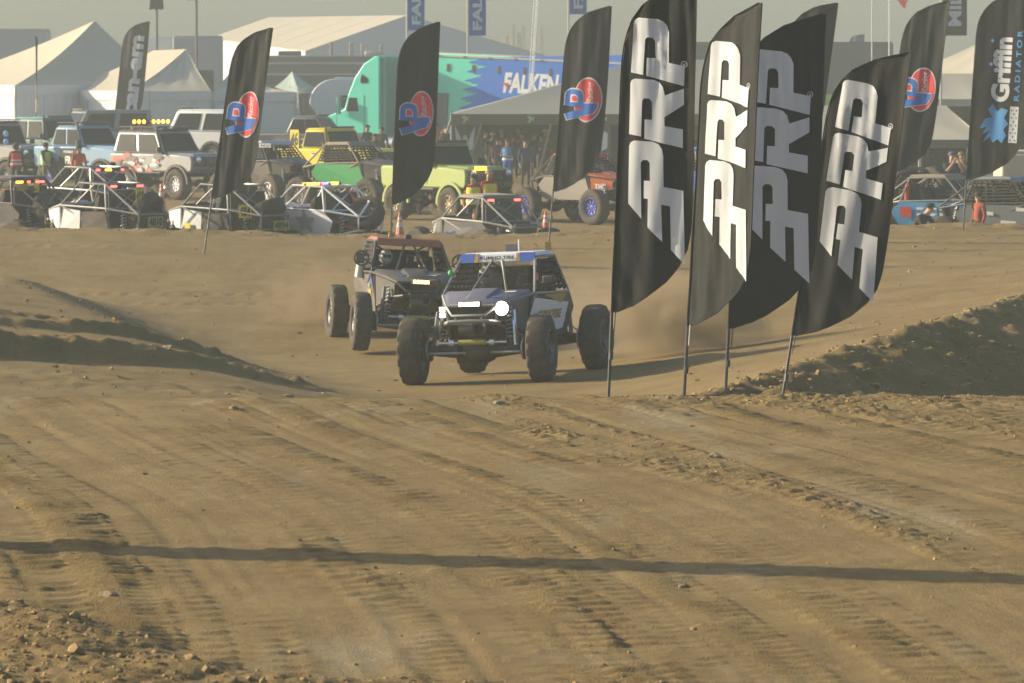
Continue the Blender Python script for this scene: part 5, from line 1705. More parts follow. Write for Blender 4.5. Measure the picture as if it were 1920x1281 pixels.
# local x forward = image left
zt = py_z(105, Dt) - g
prof_ = [(0, .75), (0, zt), (.25, zt - .02), (.75, zt - .35), (1.15, zt - .95), (1.45, zt - 1.7), (1.62, zt - 2.35), (2.1, zt - 2.55), (2.6, zt - 2.75), (2.75, zt - 3.0), (2.75, .55), (1.0, .55)]
MB().prism(prof_, -1.22, 1.22).build('cab', teal, tr, bevel=.06)
MB().box((-.12, 0, (zt + .8) / 2), (.22, 2.2, zt - .9)).build('side_fairing', teal_d, tr, bevel=.03)
for s in (1, -1):
    MB().plate([(.55, s * 1.235, zt - 1.0), (.80, s * 1.235, zt - .82), (.86, s * 1.235, zt - 1.02), (.86, s * 1.235, zt - 1.2), (.55, s * 1.235, zt - 1.2)][::s], .02).build('sleeper_window', dark_glass, tr)
    d = MB().plate([(.72, s * 1.232, .9), (1.55, s * 1.232, .9), (1.55, s * 1.232, zt - 2.3), (1.40, s * 1.232, zt - 1.75), (.72, s * 1.232, zt - 1.75)][::s], .016).build('door', teal, tr)
    MB().plate([(.95, s * 1.246, zt - 2.45), (1.50, s * 1.246, zt - 2.45), (1.38, s * 1.246, zt - 1.85), (1.05, s * 1.246, zt - 1.85)][::s], .012).build('window', dark_glass, d)
    mb = MB().box((1.75, s * 1.45, zt - 2.2), (.12, .20, .75)).tube([(1.5, s * 1.2, zt - 1.9), (1.75, s * 1.45, zt - 1.9)], .02, 5)
    mb.build('mirror', teal_d, tr, bevel=.03)
    for x in (2.0, -1.2, -2.4):
        wheel(tr, x, s * 1.02, .52, .52, alu, lug=0)
    MB().tube([(-.6, s * 1.0, .55), (.7, s * 1.0, .55)], .32, 14).build('fuel_tank', chrome, tr)
    MB().box((2.72, s * .85, 1.1), (.12, .4, .3)).build('headlight', chrome, tr, bevel=.05)
MB().plate([(1.66, -1.0, zt - 2.32), (1.66, 1.0, zt - 2.32), (1.24, 1.0, zt - 1.1), (1.24, -1.0, zt - 1.1)], .03).build('windshield', dark_glass, tr)
MB().box((2.78, 0, 1.15), (.06, 1.4, .9)).build('grille', dark_part, tr, bevel=.02)
MB().box((.4, 0, .78), (6.4, .9, .25)).build('chassis', dark_part, tr)

tl_ = thing('team_trailer', 'teal and blue race trailer with jagged colour split and FALKEN in white', 'trailer', (px_x(757, Dt), Dt, g))
tl_.rotation_mode = 'ZYX'
tl_.rotation_euler = (0, R(2.7), -R(30))
LT, HT = 15.2, py_z(97, Dt) - g
MB().box((LT / 2, 1.3, (HT + .45) / 2), (LT, 2.56, HT - .45)).build('body', teal, tl_, bevel=.05)
uz = lambda px, py: ((px_x(px, Dt) - px_x(757, Dt)) / math.cos(R(30)) * .985, py_z(py, Dt) - g + (px_x(px, Dt) - px_x(757, Dt)) * math.tan(R(2.7)))
jag = [uz(1235, 104), uz(910, 108)]
n = 9
for k in range(n):
    y0 = 112 + k * 17.0
    x_tip = 872 - k * 3.0
    x_in = 908 - k * 5.5
    jag += [uz(x_tip + 6, y0 + 3), uz(x_tip, y0 + 6), uz(x_tip + 16, y0 + 8), uz(x_in - 20, y0 + 10), uz(x_in, y0 + 11), uz(x_in - 8, y0 + 15)]
jag += [uz(860, 270), uz(1235, 282)]
decal('blue_livery', poly_shape([jag]), (0, .01, 0), (1, 0, 0), (0, 0, 1), tblue, tl_, .012)
fx0, fz0 = uz(992, 157)
decal('lettering', fit(text_shape('FALKEN', 1.0, .045, .15), 2.8, .90, fx0, fz0), (0, .01, 0), (1, 0, 0), (0, 0, 1), white_paint, tl_, .020)
decal('red_wing', poly_shape([[uz(935, 154), uz(950, 156), uz(950, 170), uz(944, 160)]]), (0, .01, 0), (1, 0, 0), (0, 0, 1), red_paint, tl_, .026)
MB().box((LT / 2, -.0, HT - .10), (LT, .05, .09)).build('roof_rail', pale_roof, tl_)
MB().box((LT / 2, 1.3, HT + .02), (LT - .1, 2.5, .06)).build('roof', pale_roof, tl_)
for k in range(7):
    MB().box((1.6 + 1.0 * k * 1.3, -.035, HT - .11), (.12, .03, .07)).build('marker_lamp', orange_paint, tl_)
for k in range(6):
    MB().box((2.1 + 1.3 * k, .0, HT - .62), (.13, .04, .33)).build('vent', dark_part, tl_)
MB().box((1.9, .0, 1.7), (.55, .05, 2.3)).build('door', mat('dark_green_door', (.05, .09, .07), dust=.15), tl_)
for x in (10.6, 11.8):
    for s in (.3, 2.3):
        wheel(tl_, x, s, .5, .5, alu, lug=0)
MB().box((2.6, 1.3, .4), (.2, 1.8, .8)).build('landing_gear', dark_part, tl_)

# ------------------------------------------------------------------ dark canopy with wooden props
Dc = 166.0
ex0, ex1 = px_x(846, Dc), px_x(1420, Dc)
ez = py_z(214, Dc)
gc = gz_at(px_x(1000, Dc), Dc)
ct = thing('canopy_tent', 'large dark awning with lime emblems on its valance and wooden props', 'tent', (ex0, Dc, gc))
LL = lambda x, y, z: Vector((x - ex0, y - Dc, z - gc))
rz_ = py_z(112, Dc + 5)
r0, r1 = px_x(1200, Dc + 5), px_x(1340, Dc + 5)
c0, c1, c2, c3 = LL(ex0, Dc, ez), LL(ex1, Dc, ez), LL(ex1, Dc + 11, ez), LL(ex0, Dc + 11, ez)
q0, q1 = LL(r0, Dc + 5.5, rz_), LL(r1, Dc + 5.5, rz_)
for a, b, c, d in ((c0, c1, q1, q0), (c1, c2, q1, q1), (c2, c3, q0, q1), (c3, c0, q0, q0)):
    sag_panel('roof_panel', a, b, c, d, canvas_g, ct, sag=.12, n=12, wr=.01)
for a, b in ((c0, c1), (c1, c2), (c3, c0)):
    o = Vector((0, -.03, 0)) if a.y == b.y else Vector((-.03, 0, 0))
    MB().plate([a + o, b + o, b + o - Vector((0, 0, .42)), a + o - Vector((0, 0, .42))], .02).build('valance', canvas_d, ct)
lime_print = mat('lime_print_pale', (.40, .52, .22))
for px in (873, 995, 1132):
    x = px_x(px, Dc) - ex0
    decal('emblem', poly_shape([[(-.14, -.12), (-.05, -.02), (-.16, .1), (.0, .14), (.05, .06), (.16, .1), (.1, .0), (.14, -.06), (.02, -.04), (-.02, -.14)]]), (x, -.045, ez - gc - .2), (1, 0, 0), (0, 0, 1), lime_print, ct, .004)
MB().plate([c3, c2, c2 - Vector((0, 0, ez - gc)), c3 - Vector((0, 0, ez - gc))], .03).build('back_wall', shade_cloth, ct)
MB().plate([LL(ex0 + .02, Dc + .3, ez), LL(px_x(905, Dc), Dc + .6, ez), LL(px_x(905, Dc), Dc + .6, gc), LL(ex0 + .02, Dc + .3, gc)], .02).build('printed_wall', canvas_d, ct)
bx_ = px_x(872, Dc) - ex0
for s in (-1, 1):
    decal('wing', poly_shape([[(s * .08, -.55), (s * .30, -.40), (s * .36, .10), (s * .42, .55), (s * .24, .20), (s * .14, -.1)]]), (bx_, .35, ez - gc - .95), (1, 0, 0), (0, 0, 1), white_print, ct, .03)
decal('lime_oval', ellipse(.12, .34), (bx_, .35, ez - gc - 1.15), (1, 0, 0), (0, 0, 1), lime_print, ct, .035)
wood = mat('weathered_wood', (.26, .19, .11), rough=.8, dust=.2)
for (pa, ya, pb, yb) in ((903, 232, 884, 292), (1033, 232, 1000, 362), (846, 226, 838, 250)):
    MB().tube([LL(px_x(pa, Dc), Dc - .2, py_z(ya, Dc)), LL(px_x(pb, Dc), Dc - .6, py_z(yb, Dc))], .055, 4).build('wooden_prop', wood, ct)
for x in (ex0, ex1, px_x(1100, Dc)):
    MB().tube([LL(x, Dc, gc - .1), LL(x, Dc, ez)], .04, 6).build('pole', steel, ct)
sign = thing('banner_sign', 'dark banner with white emblem left of the nearest tall flag', 'sign', (px_x(1127, 160), 160, gz_at(3.4, 160)))
MB().box((0, 0, 1.25), (.7, .05, 2.5)).build('panel', canvas_d, sign)
zz = lambda py: py_z(py, 160) - sign.location.z
decal('emblem', poly_shape([[(-.22, zz(275)), (-.1, zz(262)), (-.2, zz(250)), (.0, zz(258)), (.1, zz(246)), (.24, zz(250)), (.22, zz(278)), (.02, zz(284)), (.0, zz(270))]]), (0, -.03, 0), (1, 0, 0), (0, 0, 1), white_paint, sign, .006)
decal('lower_panel', poly_shape([[(-.25, zz(298)), (.25, zz(300)), (.25, zz(288)), (-.25, zz(286))]]), (0, -.03, 0), (1, 0, 0), (0, 0, 1), white_paint, sign, .006)


def lean_canopy(label, px0, px1, D, eave_py, top_py, depth, m, valm, floor=None, name='canopy_tent', inset=60, group=None):
    x0, x1 = px_x(px0, D), px_x(px1, D)
    g = gz_at((x0 + x1) / 2, D) if floor is None else floor
    t = thing(name, label, 'tent', (x0, D, g), group=group)
    e = py_z(eave_py, D) - g
    tp = py_z(top_py, D + depth / 2) - g
    w = x1 - x0
    ins = inset * D / FPX
    a, b, c, d = Vector((0, 0, e)), Vector((w, 0, e)), Vector((w, depth, e)), Vector((0, depth, e))
    p, q = Vector((ins, depth / 2, tp)), Vector((w - ins, depth / 2, tp))
    for k in ((a, b, q, p), (b, c, q, q), (c, d, p, q), (d, a, p, p)):
        sag_panel('roof_panel', *k, m, t, sag=.15, n=12, wr=.03)
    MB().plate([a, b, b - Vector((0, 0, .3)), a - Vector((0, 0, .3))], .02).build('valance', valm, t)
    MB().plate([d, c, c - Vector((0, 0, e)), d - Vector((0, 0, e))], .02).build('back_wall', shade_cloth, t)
    for x in (0, w * .33, w * .66, w):
        for y in (0, depth):
            MB().tube([(x, y, -.1), (x, y, e)], .035, 6).build('pole', steel, t)
    return t


olive = mat('olive_grey_canvas', (.40, .37, .28), rough=.85, dust=.15, bump=.4, scale=1.5)
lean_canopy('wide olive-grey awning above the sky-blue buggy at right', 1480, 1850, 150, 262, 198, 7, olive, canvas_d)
lean_canopy('second olive-grey awning behind, below the cream tent at right', 1640, 1990, 176, 186, 138, 8, olive, canvas, inset=70)
lean_canopy('grey awning seen between the PRP flags', 1240, 1560, 172, 248, 150, 9, canvas_g, canvas_d)
peak_tent('cream peaked tent behind the flags at right', [(px_x(1660, 205), 205), (px_x(1900, 198), 198), (px_x(2080, 212), 212), (px_x(1840, 222), 222)],
          (px_x(1885, 208), 208, py_z(52, 208)), py_z(150, 203), wr=.02, sag=.35, walls=())
sg = thing('shop_sign', 'small orange and white lit sign under the olive awning', 'sign', (px_x(1752, 151), 151, gz_at(15, 151)))
zq = py_z(270, 151) - sg.location.z
MB().box((0, 0, zq), (.75, .06, .32)).tube([(-.3, .1, 0), (-.3, .1, zq)], .02, 5).tube([(.3, .1, 0), (.3, .1, zq)], .02, 5).build('panel', dark_part, sg)  # unlit dark board, its white and orange marks are plain paint
decal('lettering', fit(text_shape('MILEO', 1.0, .03), .5, .14, .08, zq), (0, -.04, 0), (1, 0, 0), (0, 0, 1), white_paint, sg)
decal('orange_mark', poly_shape([[(-.33, zq - .08), (-.2, zq - .1), (-.22, zq + .12), (-.33, zq + .1)]]), (0, -.04, 0), (1, 0, 0), (0, 0, 1), orange_paint, sg)


# ------------------------------------------------------------------ poles, mast, towers on the skyline
def pole_thing(name, label, cat, px, py_top, D, r=.05, lean=0.0, m=None, base=None):
    x = px_x(px, D)
    g = gz_at(x, D) if base is None else base
    t = thing(name, label, cat, (x, D, g))
    h = py_z(py_top, D) - g
    MB().tube([(0, 0, -.2), (lean * h, 0, h)], r, 8).build('pole', m or steel, t)
    return t, h


t, h = pole_thing('lamp_post', 'dark post carrying black drooping flags above the small cream tent', 'post', 297, -30, 232, .07, m=gun)
zb_ = py_z(19, 232) - t.location.z
for k, dx in enumerate((-.28, .0, .26)):
    MB().hexa([(dx - .14, -.1, zb_ + .05 * k), (dx + .14, -.1, zb_ + .08), (dx + .12, .1, zb_ + .05), (dx - .12, .1, zb_), (dx * .4 - .14, -.08, h), (dx * .4 + .14, -.08, h), (dx * .4 + .1, .08, h), (dx * .4 - .1, .08, h)]).build('drooping_flag', black_cloth, t, bevel=.03)
t, h = pole_thing('lamp_post', 'tall light post with flat lamp heads above the dark trailer', 'lamp post', 371, -2, 236, .07, m=gun)
MB().box((-.32, 0, h - .02), (.5, .3, .1)).build('lamp_head', gun, t)
for dx in (.1, .3):
    MB().box((dx, 0, h + .1), (.06, .1, .5), ry=-.5).build('lamp_fin', white_paint, t)
mt = thing('lattice_mast', 'white lattice antenna mast leaning slightly before the blue trailer', 'mast', (px_x(986, 181), 181, gz_at(.6, 181)))
hh = py_z(-60, 181) - mt.location.z
dxm = px_x(1009, 181) - px_x(986, 181)
mb = MB()
for a, b in ((-.09, -.08), (.09, -.08), (0, .09)):
    mb.tube([(a, b, -.2), (a + dxm, b, hh)], .018, 5)
nn = 44
for k in range(nn):
    z0, z1 = hh * k / nn, hh * (k + 1) / nn
    d0, d1 = dxm * k / nn, dxm * (k + 1) / nn
    mb.tube([(-.09 + d0, -.08, z0), (.09 + d1, -.08, z1)], .010, 4).tube([(.09 + d0, -.08, z0), (d1, .09, z1)], .010, 4)
mb.build('lattice', white_tube, mt)
pole_thing('thin_pole', 'thin pale pole rising behind the leaning flag', 'pole', 1632, -20, 175, .025, m=canvas_w)
t, h = pole_thing('whip_pole', 'thin whip pole with red pennant above the black buggy at right', 'pole', 1720, 190, 128, .016, lean=.01, m=cone_wh)
MB().plate([(.0, -.02, h - .08), (.13, -.02, h - .16), (.10, -.02, h - .42), (.02, -.02, h - .40)], .01).build('pennant', red_print, t)
t, h = pole_thing('flag_pole', 'far pole with red and white flag tip at the top edge', 'pole', 1664, -40, 210, .03, m=canvas_w)
MB().plate([(.05, 0, h - .1), (.95, 0, h - .9), (.75, 0, h - 1.5), (.2, 0, h - .8)], .02).build('flag', red_print, t)
MB().plate([(.30, -.03, h - .42), (.85, -.03, h - .95), (.78, -.03, h - 1.1), (.3, -.03, h - .62)], .01).build('flag_stripe', white_print, t)
rust = mat('far_rust_steel', (.22, .17, .13), rough=.8)
for px, top, w, D, lab in ((623, 78, 4, 318, 'leftmost before the event tent gable'), (660, 78, 6, 318, 'second from left before the event tent gable'), (684, 80, 12, 318, 'widest before the event tent gable'), (716, 83, 5, 318, 'rightmost before the event tent gable'),
                        (950, 66, 5, 470, 'shortest, left end of the row by the white mast'), (962, 45, 6, 470, 'tallest, second of the row left of the white mast'), (972, 60, 5, 470, 'short middle one left of the white mast'), (980, 46, 7, 470, 'widest of the row left of the white mast'), (1014, 52, 6, 470, 'alone just right of the white mast')):
    x = px_x(px, D)
    t = thing('steel_tower', 'far slender steel tower, ' + lab, 'tower', (x, D, .6), group='far steel towers on the skyline')
    H, wd = py_z(top, D) - .6, w * D / FPX / 2
    mb = MB()
    for s in (-1, 1):
        mb.tube([(s * wd, 0, 0), (s * wd * .8, 0, H)], .06, 4)
    for k in range(10):
        mb.tube([(-wd, 0, H * k / 10), (wd, 0, H * (k + 1) / 10)], .03, 4)
    mb.build('lattice', rust, t)
hb = np.linspace(-400, 400, 81)
_v, _f = [], []
for i, x in enumerate(hb):
    h = 3.6 + 1.6 * float(fbm(np.array([x * .012]), np.array([3.3]), 5, 3)[0])
    _v += [(x, 640, -.5), (x, 655, max(1.2, h)), (x, 676, -.5)]
for i in range(80):
    a = i * 3
    _f += [(a, a + 3, a + 4, a + 1), (a + 1, a + 4, a + 5, a + 2)]
o = MB().add(_v, _f).build('hills', mat('far_hill', (.16, .14, .11), rough=.95))
tag(o, 'low hazy hills on the horizon', kind='structure')
# crowd-control fence by the pickup
fn = thing('barrier_fence', 'grey mesh barrier fence behind the black buggy', 'fence', (px_x(515, 168), 168, gz_at(-9.4, 168)))
zf = py_z(256, 168) - fn.location.z
MB().tube([(0, 0, 0), (0, 0, zf), (.95, 0, zf), (.95, 0, 0)], .02, 5).build('frame', steel, fn)
for k in range(9):
    MB().tube([(.1 + .095 * k, 0, .15), (.1 + .095 * k, 0, zf)], .007, 4).build('bar', steel, fn)
# ------------------------------------------------------------------ people
skin_m = mat('skin', (.42, .25, .17), rough=.6)
hair_m = mat('dark_hair', (.03, .022, .018), rough=.8)
CLOTH = {}


def cloth_m(c):
    if c not in CLOTH:
        CLOTH[c] = mat('cloth_' + c, c, rough=.85, dust=.06, scale=9)
    return CLOTH[c]


def skeleton(pose):
    J = {'pelvis': (0, 0, .95), 'belly': (0, 0, 1.12), 'chest': (.0, 0, 1.32), 'neck': (.0, 0, 1.48), 'jaw': (.025, 0, 1.55), 'head': (.02, 0, 1.65), 'crown': (.0, 0, 1.71), 'nose': (.125, 0, 1.61)}
    for s, n in ((1, 'l'), (-1, 'r')):
        J['sh' + n] = (0, s * .18, 1.40)
        J['el' + n] = (-.03, s * .25, 1.13)
        J['wr' + n] = (.07, s * .25, .90)
        J['ha' + n] = (.10, s * .245, .82)
        J['hip' + n] = (0, s * .10, .90)
        J['kn' + n] = (.03, s * .11, .50)
        J['an' + n] = (-.02, s * .12, .09)
        J['to' + n] = (.15, s * .14, .04)
    if pose == 'walk':
        J.update(knl=(.20, .11, .53), anl=(.24, .12, .13), tol=(.40, .13, .10), knr=(.02, -.11, .50), anr=(-.24, -.12, .15), tor=(-.09, -.13, .05), ell=(-.12, .25, 1.15), wrl=(-.08, .24, .92), hal=(-.06, .24, .84), elr=(.08, -.25, 1.14), wrr=(.24, -.22, .98), har=(.30, -.2, .93))
    if pose == 'fold':
        J.update(ell=(.05, .27, 1.15), wrl=(.26, .08, 1.20), hal=(.27, .0, 1.22), elr=(.05, -.27, 1.15), wrr=(.26, -.06, 1.16), har=(.27, .02, 1.17))
    if pose == 'photo':
        J.update(ell=(.14, .24, 1.22), wrl=(.26, .09, 1.47), hal=(.24, .05, 1.55), elr=(.14, -.24, 1.22), wrr=(.26, -.09, 1.47), har=(.24, -.05, 1.55))
    if pose == 'sit':
        for s, n in ((1, 'l'), (-1, 'r')):
            J['kn' + n] = (.46, s * .14, 1.02)
            J['an' + n] = (.62, s * .14, .62)
            J['to' + n] = (.78, s * .14, .60)
            J['el' + n] = (.16, s * .26, 1.16)
            J['wr' + n] = (.40, s * .16, 1.22)
            J['ha' + n] = (.46, s * .13, 1.26)
    if pose == 'crouch':
        for k in ('pelvis', 'belly', 'chest', 'neck', 'jaw', 'head', 'crown', 'nose'):
            x, y, z = J[k]
            a = (z - .95) * .62
            J[k] = (x + a, y, .42 + (z - .95) * .82)
        for s, n in ((1, 'l'), (-1, 'r')):
            J['sh' + n] = (.27, s * .18, .79)
            J['hip' + n] = (0, s * .11, .40)
            J['kn' + n] = (.38, s * .16, .48)
            J['an' + n] = (.14, s * .15, .09)
            J['to' + n] = (.30, s * .16, .04)
            J['el' + n] = (.42, s * .24, .58)
            J['wr' + n] = (.60, s * .14, .46)
            J['ha' + n] = (.66, s * .12, .42)
    return J


BONES = [('pelvis', 'belly', 1), ('belly', 'chest', 1), ('chest', 'neck', 1), ('neck', 'jaw', 0), ('jaw', 'head', 0), ('head', 'crown', 0), ('head', 'nose', 0)]
for _n in 'lr':
    BONES += [('chest', 'sh' + _n, 1), ('sh' + _n, 'el' + _n, 1), ('el' + _n, 'wr' + _n, 4), ('wr' + _n, 'ha' + _n, 0), ('pelvis', 'hip' + _n, 2), ('hip' + _n, 'kn' + _n, 2), ('kn' + _n, 'an' + _n, 2), ('an' + _n, 'to' + _n, 3)]
RAD = {'pelvis': (.15, .12), 'belly': (.145, .115), 'chest': (.165, .125), 'neck': (.062, .062), 'jaw': (.075, .085), 'head': (.085, .10), 'crown': (.055, .06), 'nose': (.012, .012), 'sh': (.075, .075), 'el': (.050, .050), 'wr': (.034, .034), 'ha': (.042, .028),
       'hip': (.098, .105), 'kn': (.066, .066), 'an': (.048, .048), 'to': (.042, .034)}
BODY_CACHE = {}


def body_data(pose):
    if pose in BODY_CACHE:
        return BODY_CACHE[pose]
    J = skeleton(pose)
    keys = list(J)
    me = bpy.data.meshes.new('skel')
    me.from_pydata([J[k] for k in keys], [(keys.index(a), keys.index(b)) for a, b, _ in BONES], [])
    ob = bpy.data.objects.new('skel', me)
    COL.objects.link(ob)
    ob.modifiers.new('s', 'SKIN')
    sd = me.skin_vertices[0].data
    for i, k in enumerate(keys):
        r = RAD.get(k) or RAD[k[:-1]]
        sd[i].radius = (r[0], r[1])
        sd[i].use_root = (k == 'pelvis')
    ss = ob.modifiers.new('u', 'SUBSURF')
    ss.levels = 1
    ss.render_levels = 1
    dg = bpy.context.evaluated_depsgraph_get()
    m2 = bpy.data.meshes.new_from_object(ob.evaluated_get(dg))
    V = np.array([v.co[:] for v in m2.vertices])
    F = [tuple(p.vertices) for p in m2.polygons]
    bpy.data.objects.remove(ob)
    bpy.data.meshes.remove(m2)
    A = np.array([J[a] for a, b, r in BONES])
    B = np.array([J[b] for a, b, r in BONES])
    reg = []
    for f in F:
        c = V[list(f)].mean(0)
        d = B - A
        t = np.clip(((c - A) * d).sum(1) / (d * d).sum(1), 0, 1)
        reg.append(BONES[int(np.argmin(np.linalg.norm(A + d * t[:, None] - c, axis=1)))][2])
    # fingers
    fb = MB()
    for n, s in (('l', 1), ('r', -1)):
        w, h = Vector(J['wr' + n]), Vector(J['ha' + n])
        d = (h - w).normalized()
        sdv = d.cross(Vector((0, s, 0)))
        if sdv.length < .2:
            sdv = Vector((1, 0, 0))
        sdv.normalize()
        pn = d.cross(sdv).normalized()
        for k, ln in enumerate((.068, .078, .073, .058)):
            b = h + sdv * (.03 - .02 * k) + d * .02
            fb.tube([b, b + d * ln * .55, b + d * ln * .9 - pn * s * ln * .3], .0085, 5, r1=.007)
        b = h + sdv * .035 - d * .02
        fb.tube([b, b + sdv * .025 + d * .02, b + sdv * .03 + d * .05], .010, 5, r1=.008)
    o = len(V)
    V2 = V.tolist() + [list(v) for v in fb.v]
    F2 = F + [tuple(i + o for i in f) for f in fb.f]
    reg += [0] * len(fb.f)
    BODY_CACHE[pose] = (V2, F2, reg, J)
    return BODY_CACHE[pose]


def person(label, loc, face, pose='stand', shirt='1c1e20', pants='22252b', hat=None, vest=None, group=None, h=1.75, sleeve=True, helmet=None):
    V, F, reg, J = body_data(pose)
    me = bpy.data.meshes.new('body')
    me.from_pydata(V, [], F)
    for m in (skin_m, cloth_m(shirt), cloth_m(pants), cloth_m('2a2622'), cloth_m(shirt) if sleeve else skin_m):
        me.materials.append(m)
    me.polygons.foreach_set('material_index', reg)
    me.polygons.foreach_set('use_smooth', [True] * len(F))
    t = thing('person', label, 'person', loc, face, group)
    k = h / 1.75
    t.scale = (k, k, k)
    link_mesh('body', me, t)
    hx, hy, hz_ = J['head']
    cap = MB()
    if helmet:
        cap.ball((hx + .01, hy, hz_ + .0), (.145, .125, .15), 14, 9)
        cap.build('helmet', cloth_m(helmet), t)
        MB().box((hx + .125, hy, hz_ + .01), (.06, .17, .07)).build('visor', dark_part, t, bevel=.02)
    elif hat:
        cap.lathe([(.115, .02), (.112, .06), (.085, .11), (.001, .13)], (hx - .01, hy, hz_), 'Z', 14)
        cap.plate([(hx + .05, -.085, hz_ + .03), (hx + .19, -.06, hz_ + .02), (hx + .19, .06, hz_ + .02), (hx + .05, .085, hz_ + .03)], .012)
        cap.build('cap', cloth_m(hat), t)
    else:
        cap.lathe([(.10, -.07), (.108, .0), (.108, .05), (.080, .105), (.001, .125)], (hx - .025, hy, hz_), 'Z', 14)
        cap.build('hair', hair_m, t)
    if vest:
        b, c = Vector(J['pelvis']), Vector(J['chest'])
        up = (c - b).normalized()
        fr = Vector((0, 1, 0)).cross(up).normalized() * 1.0
        rings = []
        vs, fs = [], []
        for i, (q, rx, ry) in enumerate(((-.05, .175, .215), (.25, .165, .205), (.6, .165, .205), (.95, .17, .215), (1.22, .14, .20))):
            cc = b.lerp(c, q)
            for a in range(16):
                ang = 2 * math.pi * a / 16
                vs.append(cc + fr * (rx * math.cos(ang)) + Vector((0, 1, 0)) * (ry * math.sin(ang)))
        for i in range(4):
            for a in range(16):
                fs.append((i * 16 + a, i * 16 + (a + 1) % 16, (i + 1) * 16 + (a + 1) % 16, (i + 1) * 16 + a))
        o = MB().add(vs, fs).build('vest', cloth_m(vest), t)
        for q in (.18, .5):
            sv = []
            for dz in (-.03, .03):
                cc = b.lerp(c, q) + up * dz
                for a in range(16):
                    ang = 2 * math.pi * a / 16
                    sv.append(cc + fr * (.178 * math.cos(ang)) + Vector((0, 1, 0)) * (.218 * math.sin(ang)))
            MB().add(sv, [(a, (a + 1) % 16, 16 + (a + 1) % 16, 16 + a) for a in range(16)]).build('reflective_strip', cone_wh, o)
    return t


